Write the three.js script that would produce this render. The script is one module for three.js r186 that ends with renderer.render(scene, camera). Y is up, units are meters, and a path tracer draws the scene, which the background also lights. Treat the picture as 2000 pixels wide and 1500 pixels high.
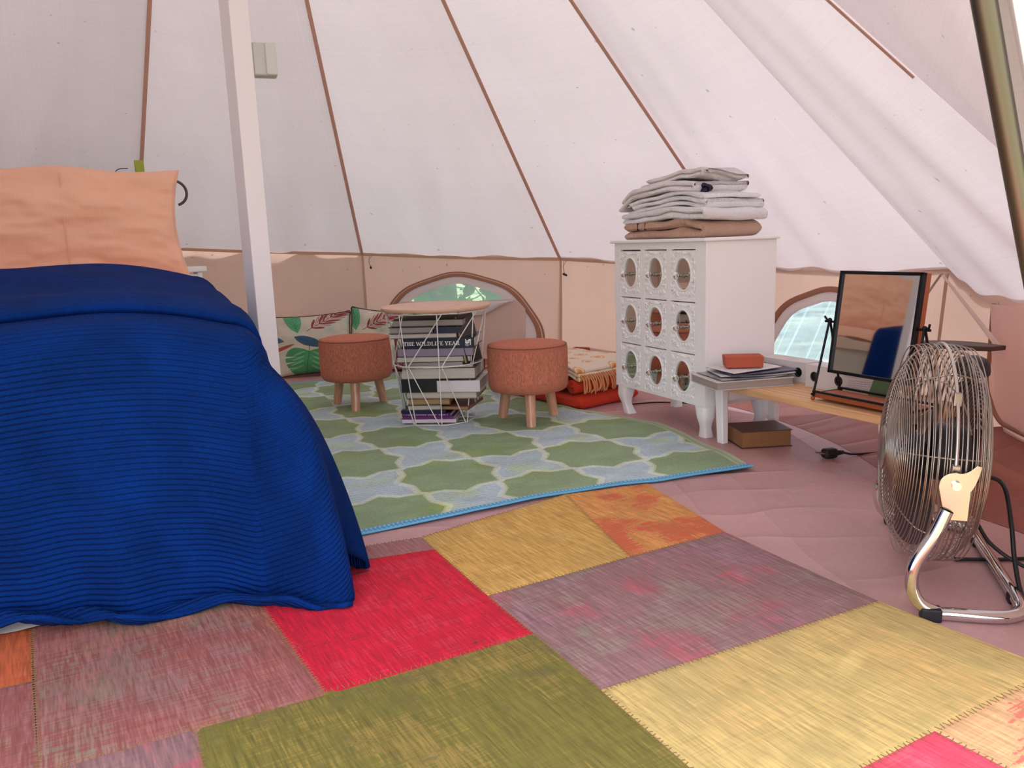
import * as THREE from 'three';
import { RoundedBoxGeometry } from 'three/addons/geometries/RoundedBoxGeometry.js';
import { mergeGeometries } from 'three/addons/utils/BufferGeometryUtils.js';

// ------------------------------------------------------------------ camera, sky, sun, exposure
const scene = new THREE.Scene();
const camera = new THREE.PerspectiveCamera(51.95, 2000 / 1500, 0.02, 400);
camera.rotation.order = 'YXZ';
camera.position.set(0, 0.68, 0);
camera.rotation.set(THREE.MathUtils.degToRad(-10.2), 0, THREE.MathUtils.degToRad(-2.05));

const renderer = new THREE.WebGLRenderer({ antialias: true });
renderer.toneMapping = THREE.LinearToneMapping;
renderer.toneMappingExposure = 0.92;
renderer.shadowMap.enabled = true;
renderer.shadowMap.type = THREE.PCFSoftShadowMap;

const SUN_AZ = 103, SUN_EL = 42;   // azimuth from +z towards +x
const sunDir = new THREE.Vector3(Math.sin(SUN_AZ * Math.PI / 180) * Math.cos(SUN_EL * Math.PI / 180), Math.sin(SUN_EL * Math.PI / 180), Math.cos(SUN_AZ * Math.PI / 180) * Math.cos(SUN_EL * Math.PI / 180));
scene.background = new THREE.Color().setRGB(0.84, 0.87, 0.96);   // bright hazy sky
scene.backgroundIntensity = 3.4; scene.environmentIntensity = 3.4;

const sun = new THREE.DirectionalLight(new THREE.Color(1.0, 0.97, 0.96), 11);
sun.name = 'sun';
sun.position.copy(sunDir).multiplyScalar(12).add(new THREE.Vector3(-0.7, 0, -2.3));
sun.target.position.set(-0.7, 0, -2.3);
sun.castShadow = true;
Object.assign(sun.shadow.camera, { left: -5, right: 5, top: 5, bottom: -5, near: 1, far: 30 });
sun.shadow.mapSize.set(2048, 2048);
sun.shadow.radius = 4;
scene.add(sun, sun.target);

// ------------------------------------------------------------------ helpers
const R = Math.PI / 180, V = (x, y, z) => new THREE.Vector3(x, y, z);
const lerp = (a, b, t) => a + (b - a) * t, clamp = (x, a = 0, b = 1) => Math.min(b, Math.max(a, x));
const smooth = (a, b, x) => { const t = clamp((x - a) / (b - a)); return t * t * (3 - 2 * t); };
function rng(seed) { let s = seed >>> 0; return () => { s = (s + 0x6d2b79f5) | 0; let t = Math.imul(s ^ (s >>> 15), 1 | s); t = (t + Math.imul(t ^ (t >>> 7), 61 | t)) ^ t; return ((t ^ (t >>> 14)) >>> 0) / 4294967296; }; }
function hash(x, y, s = 0) { let h = Math.imul(x | 0, 374761393) + Math.imul(y | 0, 668265263) + Math.imul(s | 0, 1274126177); h = Math.imul(h ^ (h >>> 13), 1274126177); return ((h ^ (h >>> 16)) >>> 0) / 4294967296; }
function vn(x, y, px = 1e6, py = 1e6, s = 0) {   // tileable value noise
  const ix = Math.floor(x), iy = Math.floor(y), fx = x - ix, fy = y - iy, u = fx * fx * (3 - 2 * fx), v = fy * fy * (3 - 2 * fy);
  const m = (a, p) => ((a % p) + p) % p, x0 = m(ix, px), x1 = m(ix + 1, px), y0 = m(iy, py), y1 = m(iy + 1, py);
  return lerp(lerp(hash(x0, y0, s), hash(x1, y0, s), u), lerp(hash(x0, y1, s), hash(x1, y1, s), u), v);
}
function fbm(u, v, f, oct = 4, s = 0, ay = 1) { let a = 0.5, t = 0, n = 0; for (let i = 0; i < oct; i++) { t += a * vn(u * f, v * f * ay, f, f * ay, s + i); n += a; a *= 0.5; f *= 2; } return t / n; }
function tex(w, h, fn, { srgb = true, rx = 1, ry = 1 } = {}) {
  const d = new Uint8Array(w * h * 4);
  for (let j = 0; j < h; j++) for (let i = 0; i < w; i++) {
    const c = fn((i + 0.5) / w, (j + 0.5) / h), o = (j * w + i) * 4;
    if (typeof c === 'number') { d[o] = d[o + 1] = d[o + 2] = clamp(c, 0, 255); } else { d[o] = clamp(c[0], 0, 255); d[o + 1] = clamp(c[1], 0, 255); d[o + 2] = clamp(c[2], 0, 255); }
    d[o + 3] = 255;
  }
  const t = new THREE.DataTexture(d, w, h, THREE.RGBAFormat);
  t.wrapS = t.wrapT = THREE.RepeatWrapping; t.magFilter = THREE.LinearFilter; t.minFilter = THREE.LinearMipmapLinearFilter; t.generateMipmaps = true;
  if (srgb) t.colorSpace = THREE.SRGBColorSpace;
  t.repeat.set(rx, ry); t.needsUpdate = true;
  return t;
}
function canvasTex(w, h, draw) {
  const c = document.createElement('canvas'); c.width = w; c.height = h; draw(c.getContext('2d'), w, h);
  const t = new THREE.CanvasTexture(c); t.colorSpace = THREE.SRGBColorSpace; t.wrapS = t.wrapT = THREE.RepeatWrapping; t.magFilter = THREE.LinearFilter; return t;
}
function rep(t, rx, ry) { const c = t.clone(); c.repeat.set(rx, ry); c.needsUpdate = true; return c; }
const mat = (color, roughness = 0.8, o = {}) => new THREE.MeshStandardMaterial({ color, roughness, side: THREE.DoubleSide, ...o });
const phys = (color, roughness = 0.8, o = {}) => new THREE.MeshPhysicalMaterial({ color, roughness, side: THREE.DoubleSide, ...o });

const taken = new Map();
function numbered(n) { const k = taken.get(n) ?? 0; taken.set(n, k + 1); return k ? n + '_' + String(k).padStart(3, '0') : n; }
function shade(o) { o.castShadow = o.receiveShadow = true; return o; }
function thing(name, label, category, p = [0, 0, 0], turn = 0, group) {
  const o = new THREE.Group(); o.name = numbered(name); scene.add(o); o.position.set(...p); o.rotation.y = turn; o.userData = { label, category };
  if (group) o.userData.group = group;
  return o;
}
function struct(name) { const o = new THREE.Group(); o.name = name; o.userData = { kind: 'structure' }; scene.add(o); return o; }
function part(name, geo, m, parent, label) {
  const o = shade(new THREE.Mesh(Array.isArray(geo) ? merge(geo) : geo, m)); o.name = name; if (label) o.userData.label = label; parent.add(o); return o;
}
function merge(list) {
  const gs = list.map((g) => { const h = g.index ? g.toNonIndexed() : g; for (const k of Object.keys(h.attributes)) if (!['position', 'normal', 'uv'].includes(k)) h.deleteAttribute(k); if (!h.attributes.uv) h.setAttribute('uv', new THREE.BufferAttribute(new Float32Array(h.attributes.position.count * 2), 2)); return h; });
  return mergeGeometries(gs);
}
// box between two corners, uv in metres by face
function box(w, h, d, x = 0, y = 0, z = 0, r = 0.002) {
  const g = new RoundedBoxGeometry(w, h, d, 2, Math.min(r, w / 2.01, h / 2.01, d / 2.01)); meterUV(g); g.translate(x, y, z); return g;
}
function meterUV(g) {
  const p = g.attributes.position, n = g.attributes.normal, uv = new Float32Array(p.count * 2);
  for (let i = 0; i < p.count; i++) {
    const ax = Math.abs(n.getX(i)), ay = Math.abs(n.getY(i)), az = Math.abs(n.getZ(i));
    if (ay >= ax && ay >= az) { uv[2 * i] = p.getX(i); uv[2 * i + 1] = p.getZ(i); } else if (ax >= az) { uv[2 * i] = p.getZ(i); uv[2 * i + 1] = p.getY(i); } else { uv[2 * i] = p.getX(i); uv[2 * i + 1] = p.getY(i); }
  }
  g.setAttribute('uv', new THREE.BufferAttribute(uv, 2)); return g;
}
function tube(pts, r, seg = 40, rs = 8, closed = false, tension = 0.5) {
  return new THREE.TubeGeometry(new THREE.CatmullRomCurve3(pts.map((p) => (p.isVector3 ? p : V(...p))), closed, 'catmullrom', tension), seg, r, rs, closed);
}
function rod(a, b, r, rs = 8) {
  a = a.isVector3 ? a : V(...a); b = b.isVector3 ? b : V(...b);
  const d = b.clone().sub(a), g = new THREE.CylinderGeometry(r, r, d.length(), rs, 1);
  g.applyQuaternion(new THREE.Quaternion().setFromUnitVectors(V(0, 1, 0), d.normalize())); g.translate((a.x + b.x) / 2, (a.y + b.y) / 2, (a.z + b.z) / 2); return g;
}
// a grid of points (nx+1)x(ny+1) from f(u,v) -> [x,y,z] with uv from w(u,v)
function sheet(nx, ny, f, w) {
  const p = [], uv = [], id = [];
  for (let j = 0; j <= ny; j++) for (let i = 0; i <= nx; i++) { const u = i / nx, v = j / ny, q = f(u, v); p.push(...(q.isVector3 ? [q.x, q.y, q.z] : q)); uv.push(...(w ? w(u, v) : [u, v])); }
  for (let j = 0; j < ny; j++) for (let i = 0; i < nx; i++) { const a = j * (nx + 1) + i, b = a + 1, c = a + nx + 1, d = c + 1; id.push(a, b, d, a, d, c); }
  const g = new THREE.BufferGeometry(); g.setAttribute('position', new THREE.Float32BufferAttribute(p, 3)); g.setAttribute('uv', new THREE.Float32BufferAttribute(uv, 2)); g.setIndex(id); g.computeVertexNormals(); return g;
}
// the same with thickness: offset against the normal, closed at the rim
function shell(nx, ny, f, w, th) {
  const top = sheet(nx, ny, f, w), p = top.attributes.position, n = top.attributes.normal, N = p.count, P = [...p.array], U = [...top.attributes.uv.array, ...top.attributes.uv.array], id = [...top.index.array];
  for (let i = 0; i < N; i++) P.push(p.getX(i) - n.getX(i) * th, p.getY(i) - n.getY(i) * th, p.getZ(i) - n.getZ(i) * th);
  for (let k = 0; k < top.index.count; k += 3) { const [a, b, c] = [top.index.getX(k), top.index.getX(k + 1), top.index.getX(k + 2)]; id.push(N + a, N + c, N + b); }
  const rim = []; for (let i = 0; i < nx; i++) rim.push(i); for (let j = 0; j < ny; j++) rim.push(j * (nx + 1) + nx); for (let i = nx; i > 0; i--) rim.push(ny * (nx + 1) + i); for (let j = ny; j > 0; j--) rim.push(j * (nx + 1));
  for (let k = 0; k < rim.length; k++) { const a = rim[k], b = rim[(k + 1) % rim.length]; id.push(a, N + a, N + b, a, N + b, b); }
  const g = new THREE.BufferGeometry(); g.setAttribute('position', new THREE.Float32BufferAttribute(P, 3)); g.setAttribute('uv', new THREE.Float32BufferAttribute(U, 2)); g.setIndex(id); g.computeVertexNormals(); return g;
}
function lathe(pts, seg = 32) { return new THREE.LatheGeometry(pts.map(([r, y]) => new THREE.Vector2(r, y)), seg); }
function extrude(shape, depth, bevel = 0.001, curve = 24) {
  return new THREE.ExtrudeGeometry(shape, { depth, bevelEnabled: bevel > 0, bevelSize: bevel, bevelThickness: bevel, bevelSegments: 2, curveSegments: curve });
}
// ribbon of cloth folded in a zigzag, seen edge-on across x, running along z
function folded({ w, d, layers, th, gap = 0.001, nz = 14, bend = (x, y, z) => [x, y, z], first = 1, stagger = 0, puff = 0 }) {
  const path = [], pitch = th + gap, rr = pitch / 2; let dir = first, y = th / 2;
  for (let l = 0; l < layers; l++) {
    const e = w / 2 - rr - stagger * hash(l, 7, layers);
    const n = 14, x0 = -w / 2 + rr + (l ? 0 : 0.004); if (!l) path.push([dir * (x0 - th * 0.5), y], [dir * (x0 - th * 0.42), y], [dir * (x0 - th * 0.22), y]); for (let i = 0; i <= n; i++) path.push([dir * lerp(x0, e, i / n), y]); if (l === layers - 1) path.push([dir * (e + th * 0.22), y], [dir * (e + th * 0.42), y], [dir * (e + th * 0.5), y]);
    if (l < layers - 1) { for (let k = 1; k < 6; k++) { const a = -Math.PI / 2 + (Math.PI * k) / 6; path.push([dir * (e + rr * Math.cos(a)), y + rr + rr * Math.sin(a)]); } y += pitch; dir = -dir; }
  }
  const M = path.length, left = [], right = [];
  for (let i = 0; i < M; i++) {
    const a = path[Math.max(0, i - 1)], b = path[Math.min(M - 1, i + 1)]; let tx = b[0] - a[0], ty = b[1] - a[1]; const L = Math.hypot(tx, ty) || 1; tx /= L; ty /= L;
    const e = Math.min(i, M - 1 - i); const k = [0.3, 0.7, 0.93][e] ?? 1;
    left.push([-ty * k, tx * k]); right.push([ty * k, -tx * k]);
  }
  const loop = []; for (let i = 0; i < M; i++) loop.push([i, left[i]]); for (let i = M - 1; i >= 0; i--) loop.push([i, right[i]]);
  const Nl = loop.length, P = [], U = [], id = [], arc = [0]; for (let i = 1; i < M; i++) arc.push(arc[i - 1] + Math.hypot(path[i][0] - path[i - 1][0], path[i][1] - path[i - 1][1]));
  const zs = []; for (let q = 0; q < 4; q++) { const a = q / 4 * Math.PI / 2; zs.push([-d / 2 + th * 0.5 * (1 - Math.sin(a)), Math.max(0.45, Math.sin(a))]); zs.at(-1)[0] = -d / 2 + th * 0.5 * (1 - Math.cos(a)) ; }
  for (let j = 0; j <= nz; j++) zs.push([-d / 2 + th * 0.5 + (d - th) * j / nz, 1]);
  for (let q = 3; q >= 0; q--) zs.push([-zs[q][0], zs[q][1]]);
  nz = zs.length - 1;
  for (let j = 0; j <= nz; j++) {
    const [z, k] = zs[j];
    for (const [i, o] of loop) { const pf = puff ? 1 + puff * (fbm(arc[i] * 2.2 + 0.3, z * 2.2 + 0.5 + layers, 5, 3, layers + 40) - 0.5) * 2 : 1, x = path[i][0] + o[0] * th / 2 * k * pf, yy = path[i][1] + o[1] * th / 2 * k * pf; P.push(...bend(x, yy, z)); U.push(arc[i], z); }
  }
  for (let j = 0; j < nz; j++) for (let i = 0; i < Nl; i++) { const a = j * Nl + i, b = j * Nl + ((i + 1) % Nl), c = a + Nl, e = b + Nl; id.push(a, c, b, b, c, e); }
  // caps: quads across the ribbon
  for (const j of [0, nz]) for (let i = 0; i < M - 1; i++) { const a = j * Nl + i, b = a + 1, c = j * Nl + (Nl - 1 - i), e = c - 1; if (j) id.push(a, c, b, b, c, e); else id.push(a, b, c, b, e, c); }
  const g = new THREE.BufferGeometry(); g.setAttribute('position', new THREE.Float32BufferAttribute(P, 3)); g.setAttribute('uv', new THREE.Float32BufferAttribute(U, 2)); g.setIndex(id); g.computeVertexNormals(); return g;
}
function cushionGeo(w, h, T, { n = 44, bow = 0.05, pow = 0.42, wr = 0.004, seed = 1, droop = 0 } = {}) {
  const side = (s) => sheet(n, n, (u, v) => {
    const x = u * 2 - 1, y = v * 2 - 1, f = Math.pow(Math.max(0, (1 - x * x) * (1 - y * y)), pow);
    const k = (fbm(u * 0.99, v * 0.99, 5, 3, seed + s) - 0.5) * wr * 6 * Math.min(1, f * 3) + Math.sin((x * 3 + y * 9) + seed) * wr * f * (0.4 + Math.abs(y));
    return [x * w / 2 * (1 - bow * (1 - y * y)), y * h / 2 * (1 - bow * (1 - x * x)) - droop * (x * x), s * (f * T / 2 + k)];
  }, (u, v) => [s > 0 ? u : 1 - u, v]);
  return merge([side(1), side(-1)]);
}

// ------------------------------------------------------------------ shared materials
const clothNoise = tex(512, 512, (u, v) => { const a = Math.sin(u * Math.PI * 2 * 128) * Math.sin(v * Math.PI * 2 * 128); return 128 + a * 60 + (fbm(u, v, 64, 2, 3) - 0.5) * 120; }, { srgb: false });
const canvasMap = (r, g, b, seed) => tex(1024, 1024, (u, v) => {
  const n = fbm(u, v, 6, 4, seed) - 0.5, w = (hash(u * 1024 | 0, 3, seed) - 0.5) + (hash(5, v * 1024 | 0, seed) - 0.5), k = 1 + n * 0.05 + w * 0.014;
  let s = 1; const cx = Math.floor(u * 14), cy = Math.floor(v * 14);   // small dirt specks
  if (hash(cx, cy, seed + 9) > 0.72) { const px = (cx + 0.2 + 0.6 * hash(cx, cy, seed + 11)) / 14, py = (cy + 0.2 + 0.6 * hash(cx, cy, seed + 12)) / 14, q = 0.0008 + 0.0016 * hash(cx, cy, seed + 13) ** 3; const d = Math.hypot((u - px), (v - py) * (0.6 + hash(cx, cy, 5))); if (d < q) s = 0.8; else if (d < q * 1.8) s = 0.93; }
  return [r * k * s, g * k * s, b * k * s];
});
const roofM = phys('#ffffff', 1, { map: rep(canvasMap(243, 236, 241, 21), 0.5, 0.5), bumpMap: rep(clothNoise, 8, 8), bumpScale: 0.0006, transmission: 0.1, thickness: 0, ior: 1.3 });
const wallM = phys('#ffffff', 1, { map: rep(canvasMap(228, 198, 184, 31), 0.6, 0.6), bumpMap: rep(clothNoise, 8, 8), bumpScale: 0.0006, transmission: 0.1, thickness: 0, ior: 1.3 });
const tapeM = phys('#dfb2a2', 1, { transmission: 0.1, thickness: 0, ior: 1.3 });
const hemM = phys('#dcb496', 1, { transmission: 0.2, thickness: 0, ior: 1.3 });
const strapM = mat('#a89080', 0.9, { bumpMap: rep(clothNoise, 30, 30), bumpScale: 0.0005 });
const blackPl = mat('#17171a', 0.45);
const whitePaint = phys('#faf8f7', 0.42, { clearcoat: 0.15, clearcoatRoughness: 0.4 });
const steel = mat('#b9b2a8', 0.28, { metalness: 1 });
const chrome = mat('#dcdcdc', 0.07, { metalness: 1 });
const mirrorM = mat('#d2d2cf', 0.03, { metalness: 1 });

// ------------------------------------------------------------------ the tent: floor, walls, roof, door
const CX = -0.726, CZ = -2.316, RW = 2.25, RB = 2.2, APEX = V(CX, 2.7, CZ);
const on = (az, r, y) => V(CX + Math.sin(az * R) * r, y, CZ + Math.cos(az * R) * r);
// guy points round the tent: azimuth, height of the seam between roof and wall
const guys = [[74.5, 0.5], [99.4, 0.534], [125.4, 0.533], [153.2, 0.583], [182.6, 0.646], [212.7, 0.725], [241, 0.76], [270, 0.77], [299, 0.77], [315, 0.75]];
const dips = { 0: [[0.3, -0.038], [0.75, -0.074], [0.9, -0.036]], 1: [[0.25, -0.02], [0.7, -0.014], [0.88, -0.01]] };   // sag of the seam between guy points
const LEG_R = V(0.906, 0, -1.13), DOOR = V(-0.11, 1.75, -0.26), LEG_L = V(-1.95, 0, -0.72);

const floorTex = tex(1024, 1024, (u, v) => { const n = fbm(u, v, 5, 5, 4) - 0.5, f = fbm(u, v, 128, 2, 8) - 0.5; const k = 1 + n * 0.1 + f * 0.05; return [198 * k, 154 * k, 152 * k]; });
const floorBump = tex(1024, 1024, (u, v) => { const a = fbm(u, v, 8, 2, 61, 0.25), b = fbm(v, u, 8, 2, 62, 0.5); return 255 * (0.5 + 0.5 * Math.pow(1 - Math.abs(2 * a - 1), 5) * 0.5 + 0.25 * Math.pow(1 - Math.abs(2 * b - 1), 6)); }, { srgb: false });
const floorM = phys('#ffffff', 0.55, { map: rep(floorTex, 0.8, 0.8), bumpMap: rep(floorBump, 0.7, 0.7), bumpScale: 0.02 });
const rimM = phys('#ffffff', 0.6, { map: rep(floorTex, 0.8, 0.8), bumpMap: rep(floorBump, 0.7, 0.7), bumpScale: 0.02, color: '#d09880', transmission: 0.1, thickness: 0 });
{
  const f = struct('floor');
  const g = new THREE.CylinderGeometry(2.08, 2.08, 0.03, 96, 1); meterUV(g); g.translate(CX, -0.015, CZ);
  part('groundsheet', g, floorM, f);
  // the raised rim of the groundsheet, all round but for the doorway
  part('groundsheet_rim', sheet(160, 8, (u, v) => {
    const az = lerp(60, 318, u), w = 0.012 * Math.sin(az * 0.9) + 0.01 * Math.sin(az * 2.3 + 1);
    const bulge = smooth(66, 80, az) * (1 - smooth(122, 136, az)), r = lerp(lerp(2.03, 1.775, bulge), 2.165, Math.sin(v * Math.PI / 2)) + w * v, y = 0.001 + lerp(0.11, 0.1, bulge) * lerp(1 - Math.cos(v * Math.PI / 2), v, 0.6 * bulge) + w * 0.6 * v;
    return on(az, r, y);
  }, (u, v) => [u * 10, v * 0.2]), rimM, f);
}
function seamRow(i) {   // points of the seam from guy i to i+1 : [fraction, vector]
  const [a0, h0] = guys[i], [a1, h1] = guys[i + 1], A = on(a0, RW, h0), B = on(a1, RW, h1), rows = [[0, A]];
  for (const [t0, s] of dips[i] ?? [[0.5, -0.004]]) { const t = t0; const p = A.clone().lerp(B, t); p.y += s; rows.push([t, p]); }
  rows.push([1, B]);
  return (t) => {   // smooth through the given points
    const p = A.clone().lerp(B, t); let y = 0; const k = [[0, 0], ...(dips[i] ?? [[0.5, -0.004]]), [1, 0]];
    for (let j = 0; j < k.length - 1; j++) if (t >= k[j][0] && t <= k[j + 1][0]) { const q = smooth(0, 1, (t - k[j][0]) / (k[j + 1][0] - k[j][0])); y = lerp(k[j][1], k[j + 1][1], q); break; }
    p.y += y; return p;
  };
}
const inward = (p) => V(CX - p.x, 0, CZ - p.z).normalize();
const roof = struct('ceiling');
for (let i = 0; i < guys.length - 1; i++) {
  const row = seamRow(i);
  part('canvas_panel', sheet(36, 48, (u, v) => {
    const s = row(u), p = s.clone().lerp(APEX, v * 0.995), n = inward(s).setY(-0.9).normalize();
    const belly = 0.03 * Math.sin(v * Math.PI) * Math.sin(u * Math.PI);                                             // the cloth hangs in a little between the seams
    const wr = (0.006 * Math.sin(u * 26 + v * 9 + i) + 0.005 * Math.sin(u * 15 - v * 12 + 2 * i)) * Math.pow(1 - v, 3) * Math.sin(u * Math.PI);
    return p.addScaledVector(n, belly + wr);
  }, (u, v) => [u * 1.15 * (1 - v) + i * 0.37, v * 3.1]), roofM, roof);
  // hem of the roof where it meets the wall
  part('hem', shell(24, 1, (u, v) => { const s = row(u); return s.clone().addScaledVector(inward(s), 0.006).add(V(0, lerp(0.004, -0.012, v), 0)); }, (u, v) => [u, v * 0.02], 0.003), hemM, roof);
}
function tape(az, h, t0, t1, w = 0.0085) {
  const A = on(az, RW, h), d = APEX.clone().sub(A), side = V(Math.cos(az * R), 0, -Math.sin(az * R)), n = inward(A).setY(-0.9).normalize();
  return shell(2, 60, (u, v) => A.clone().addScaledVector(d, lerp(t0, t1, v)).addScaledVector(side, (u - 0.5) * 2 * w * (v > 0.999 || t0 === 0 ? 1 : 1)).addScaledVector(n, 0.008), (u, v) => [u * 0.02, v * 3], 0.002);
}
for (const [i, t0, t1] of [[0, 0.235, 0.99], [2, 0, 0.99], [3, 0, 0.99], [4, 0, 0.99], [5, 0, 0.99], [6, 0, 0.99], [7, 0, 0.99], [8, 0, 0.99]]) part('seam_tape', tape(guys[i][0], guys[i][1], t0, t1), tapeM, roof);
// dormer over the door: ruled between the last seam and the door pole, both sides
for (const [g, leg] of [[guys[0], LEG_R], [guys[guys.length - 1], LEG_L]]) {
  const A = on(g[0], RW, g[1]), P = leg.clone().lerp(DOOR, 0.25), out = V(leg.x - CX, 0, leg.z - CZ).normalize().multiplyScalar(0.03);
  const edge = (v) => (v < 0.55 ? P.clone().lerp(DOOR, v / 0.55).addScaledVector(out, 1 - v / 0.55) : DOOR.clone().lerp(APEX, (v - 0.55) / 0.45));
  part('canvas_panel', sheet(30, 50, (u, v) => A.clone().lerp(APEX, v * 0.995).lerp(edge(v * 0.999), u).addScaledVector(V(0, -1, 0), 0.02 * Math.sin(u * Math.PI) * Math.sin(v * Math.PI) + 0.004 * Math.sin(u * 20 + v * 6) * (1 - v)), (u, v) => [u * 1.1 + 3, v * 3]), roofM, roof);
}
// walls: one flat canvas panel between each pair of guy points; two of them have windows
const panelFrame = (i) => { const A = on(guys[i][0], RW, 0), B = on(guys[i + 1][0], RW, 0), L = A.distanceTo(B), mid = A.clone().add(B).multiplyScalar(0.5), inn = inward(mid), x = B.clone().sub(A).normalize(); return { A, B, L, inn, x, at: (s, h, off = 0) => A.clone().addScaledVector(x, s).add(V(0, h, 0)).addScaledVector(inn, 0.05 * (1 - h / 0.6) + off) }; };
const windows = { 1: { s: 0.5, h0: 0.1, a: 0.385, b: 0.34 }, 3: { s: 0.515, h0: 0.13, a: 0.455, b: 0.372 } };
const arch = (W, k, n = 40) => { const q = []; for (let j = 0; j <= n; j++) { const a = Math.PI * j / n, wob = 1 + 0.012 * Math.sin(a * 9); q.push([W.sm + W.a * k * wob * Math.cos(a), W.h0 + (1 - k) * 0.1 + W.b * k * Math.sin(a) * wob]); } return q; };
const wallNames = { 0: 'wall_right_front', 1: 'wall_right', 2: 'wall_back_right', 3: 'wall_back', 4: 'wall_back_left', 5: 'wall_left_back', 6: 'wall_left', 7: 'wall_left_middle', 8: 'wall_left_front' };
for (let i = 0; i < guys.length - 1; i++) {
  const F = panelFrame(i), row = seamRow(i), w = struct(wallNames[i]), W = windows[i];
  if (W) {
    W.sm = W.s * F.L; W.F = F;
    const sh = new THREE.Shape(); sh.moveTo(0, -0.01); sh.lineTo(F.L, -0.01);
    for (let j = 20; j >= 0; j--) sh.lineTo(F.L * j / 20, row(j / 20).y + 0.02);
    const hole = new THREE.Path(); arch(W, 1).forEach(([s, h], k) => (k ? hole.lineTo(s, h) : hole.moveTo(s, h))); sh.holes.push(hole);
    const g = new THREE.ShapeGeometry(sh, 8), p = g.attributes.position, uv = [];
    for (let k = 0; k < p.count; k++) { const s = p.getX(k), h = p.getY(k), q = F.at(s, h); uv.push(s, h); p.setXYZ(k, q.x, q.y, q.z); }
    g.setAttribute('uv', new THREE.Float32BufferAttribute(uv, 2)); g.computeVertexNormals();
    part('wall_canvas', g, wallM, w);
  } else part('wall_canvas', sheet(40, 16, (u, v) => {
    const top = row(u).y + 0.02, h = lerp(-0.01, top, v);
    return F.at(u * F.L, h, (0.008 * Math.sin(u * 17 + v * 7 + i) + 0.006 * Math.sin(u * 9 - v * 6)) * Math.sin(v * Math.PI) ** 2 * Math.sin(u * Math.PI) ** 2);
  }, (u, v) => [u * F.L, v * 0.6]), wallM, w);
  part('wall_seam', shell(1, 10, (u, v) => F.at(lerp(-0.006, 0.006, u), lerp(0, guys[i][1] - 0.01, v), 0.004), (u, v) => [u, v], 0.002), hemM, w);
}
// wall beside the door pole
for (const [name, g, leg] of [['wall_door_right', guys[0], LEG_R], ['wall_door_left', guys[guys.length - 1], LEG_L]]) {
  const w = struct(name), A = on(g[0], RW, 0), P = leg.clone().lerp(DOOR, 0.25);
  part('wall_canvas', sheet(16, 10, (u, v) => { const a = A.clone().setY(g[1] * v).addScaledVector(inward(A), 0.05 * (1 - v)), b = leg.clone().lerp(P, v).add(V(leg.x - CX, 0, leg.z - CZ).normalize().multiplyScalar(0.03)); return a.lerp(b, u); }, (u, v) => [u, v * 0.5]), wallM, w);
}
// windows
const paneClear = phys('#a9c4be', 0.5, { transmission: 0.95, thickness: 0, ior: 1.4 });
const creaseTex = tex(512, 512, (u, v) => { let k = 0; for (const [c, m, q] of [[0.1, 1.9, 0.012], [0.42, 2.2, 0.02], [0.75, 1.7, 0.01], [1.2, 2.4, 0.016], [0.95, 0.4, 0.006], [1.6, 2.0, 0.02], [2.0, 2.2, 0.012]]) { const d = Math.abs(v + u * m - c - 0.04 * fbm(u, v, 4, 2, 5)) / Math.sqrt(1 + m * m); k = Math.max(k, 1 - d / q); } return 255 * clamp(0.66 + 0.32 * clamp(k) + 0.25 * (fbm(u, v, 12, 3, 8) - 0.5)); }, { srgb: false });
const paneHazy = phys('#8fa5b6', 0.8, { roughnessMap: creaseTex, bumpMap: creaseTex, bumpScale: 0.006, transmission: 0.92, thickness: 0, ior: 1.45 });
const trimM = phys('#b27c62', 1, { transmission: 0.12, thickness: 0 });
const borderM = phys('#e8dedd', 1, { transmission: 0.16, thickness: 0 });
function band(W, k0, k1, off, th, n = 60) {
  const a = arch(W, k0, n), b = arch(W, k1, n);
  return shell(n, 1, (u, v) => { const j = Math.round(u * n), q = v < 0.5 ? a[j] : b[j]; return W.F.at(q[0], q[1], off); }, (u, v) => [u, v * 0.04], th);
}
function fill(W, k, off, uvScale = 1) {
  const n = 40, b = arch(W, k, n), base = b[0][1];
  return sheet(n, 14, (u, v) => { const q = b[Math.round(u * n)]; return W.F.at(q[0], lerp(base, q[1], v), off); }, (u, v) => { const q = b[Math.round(u * n)]; return [q[0] * uvScale, lerp(base, q[1], v) * uvScale]; });
}
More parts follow.
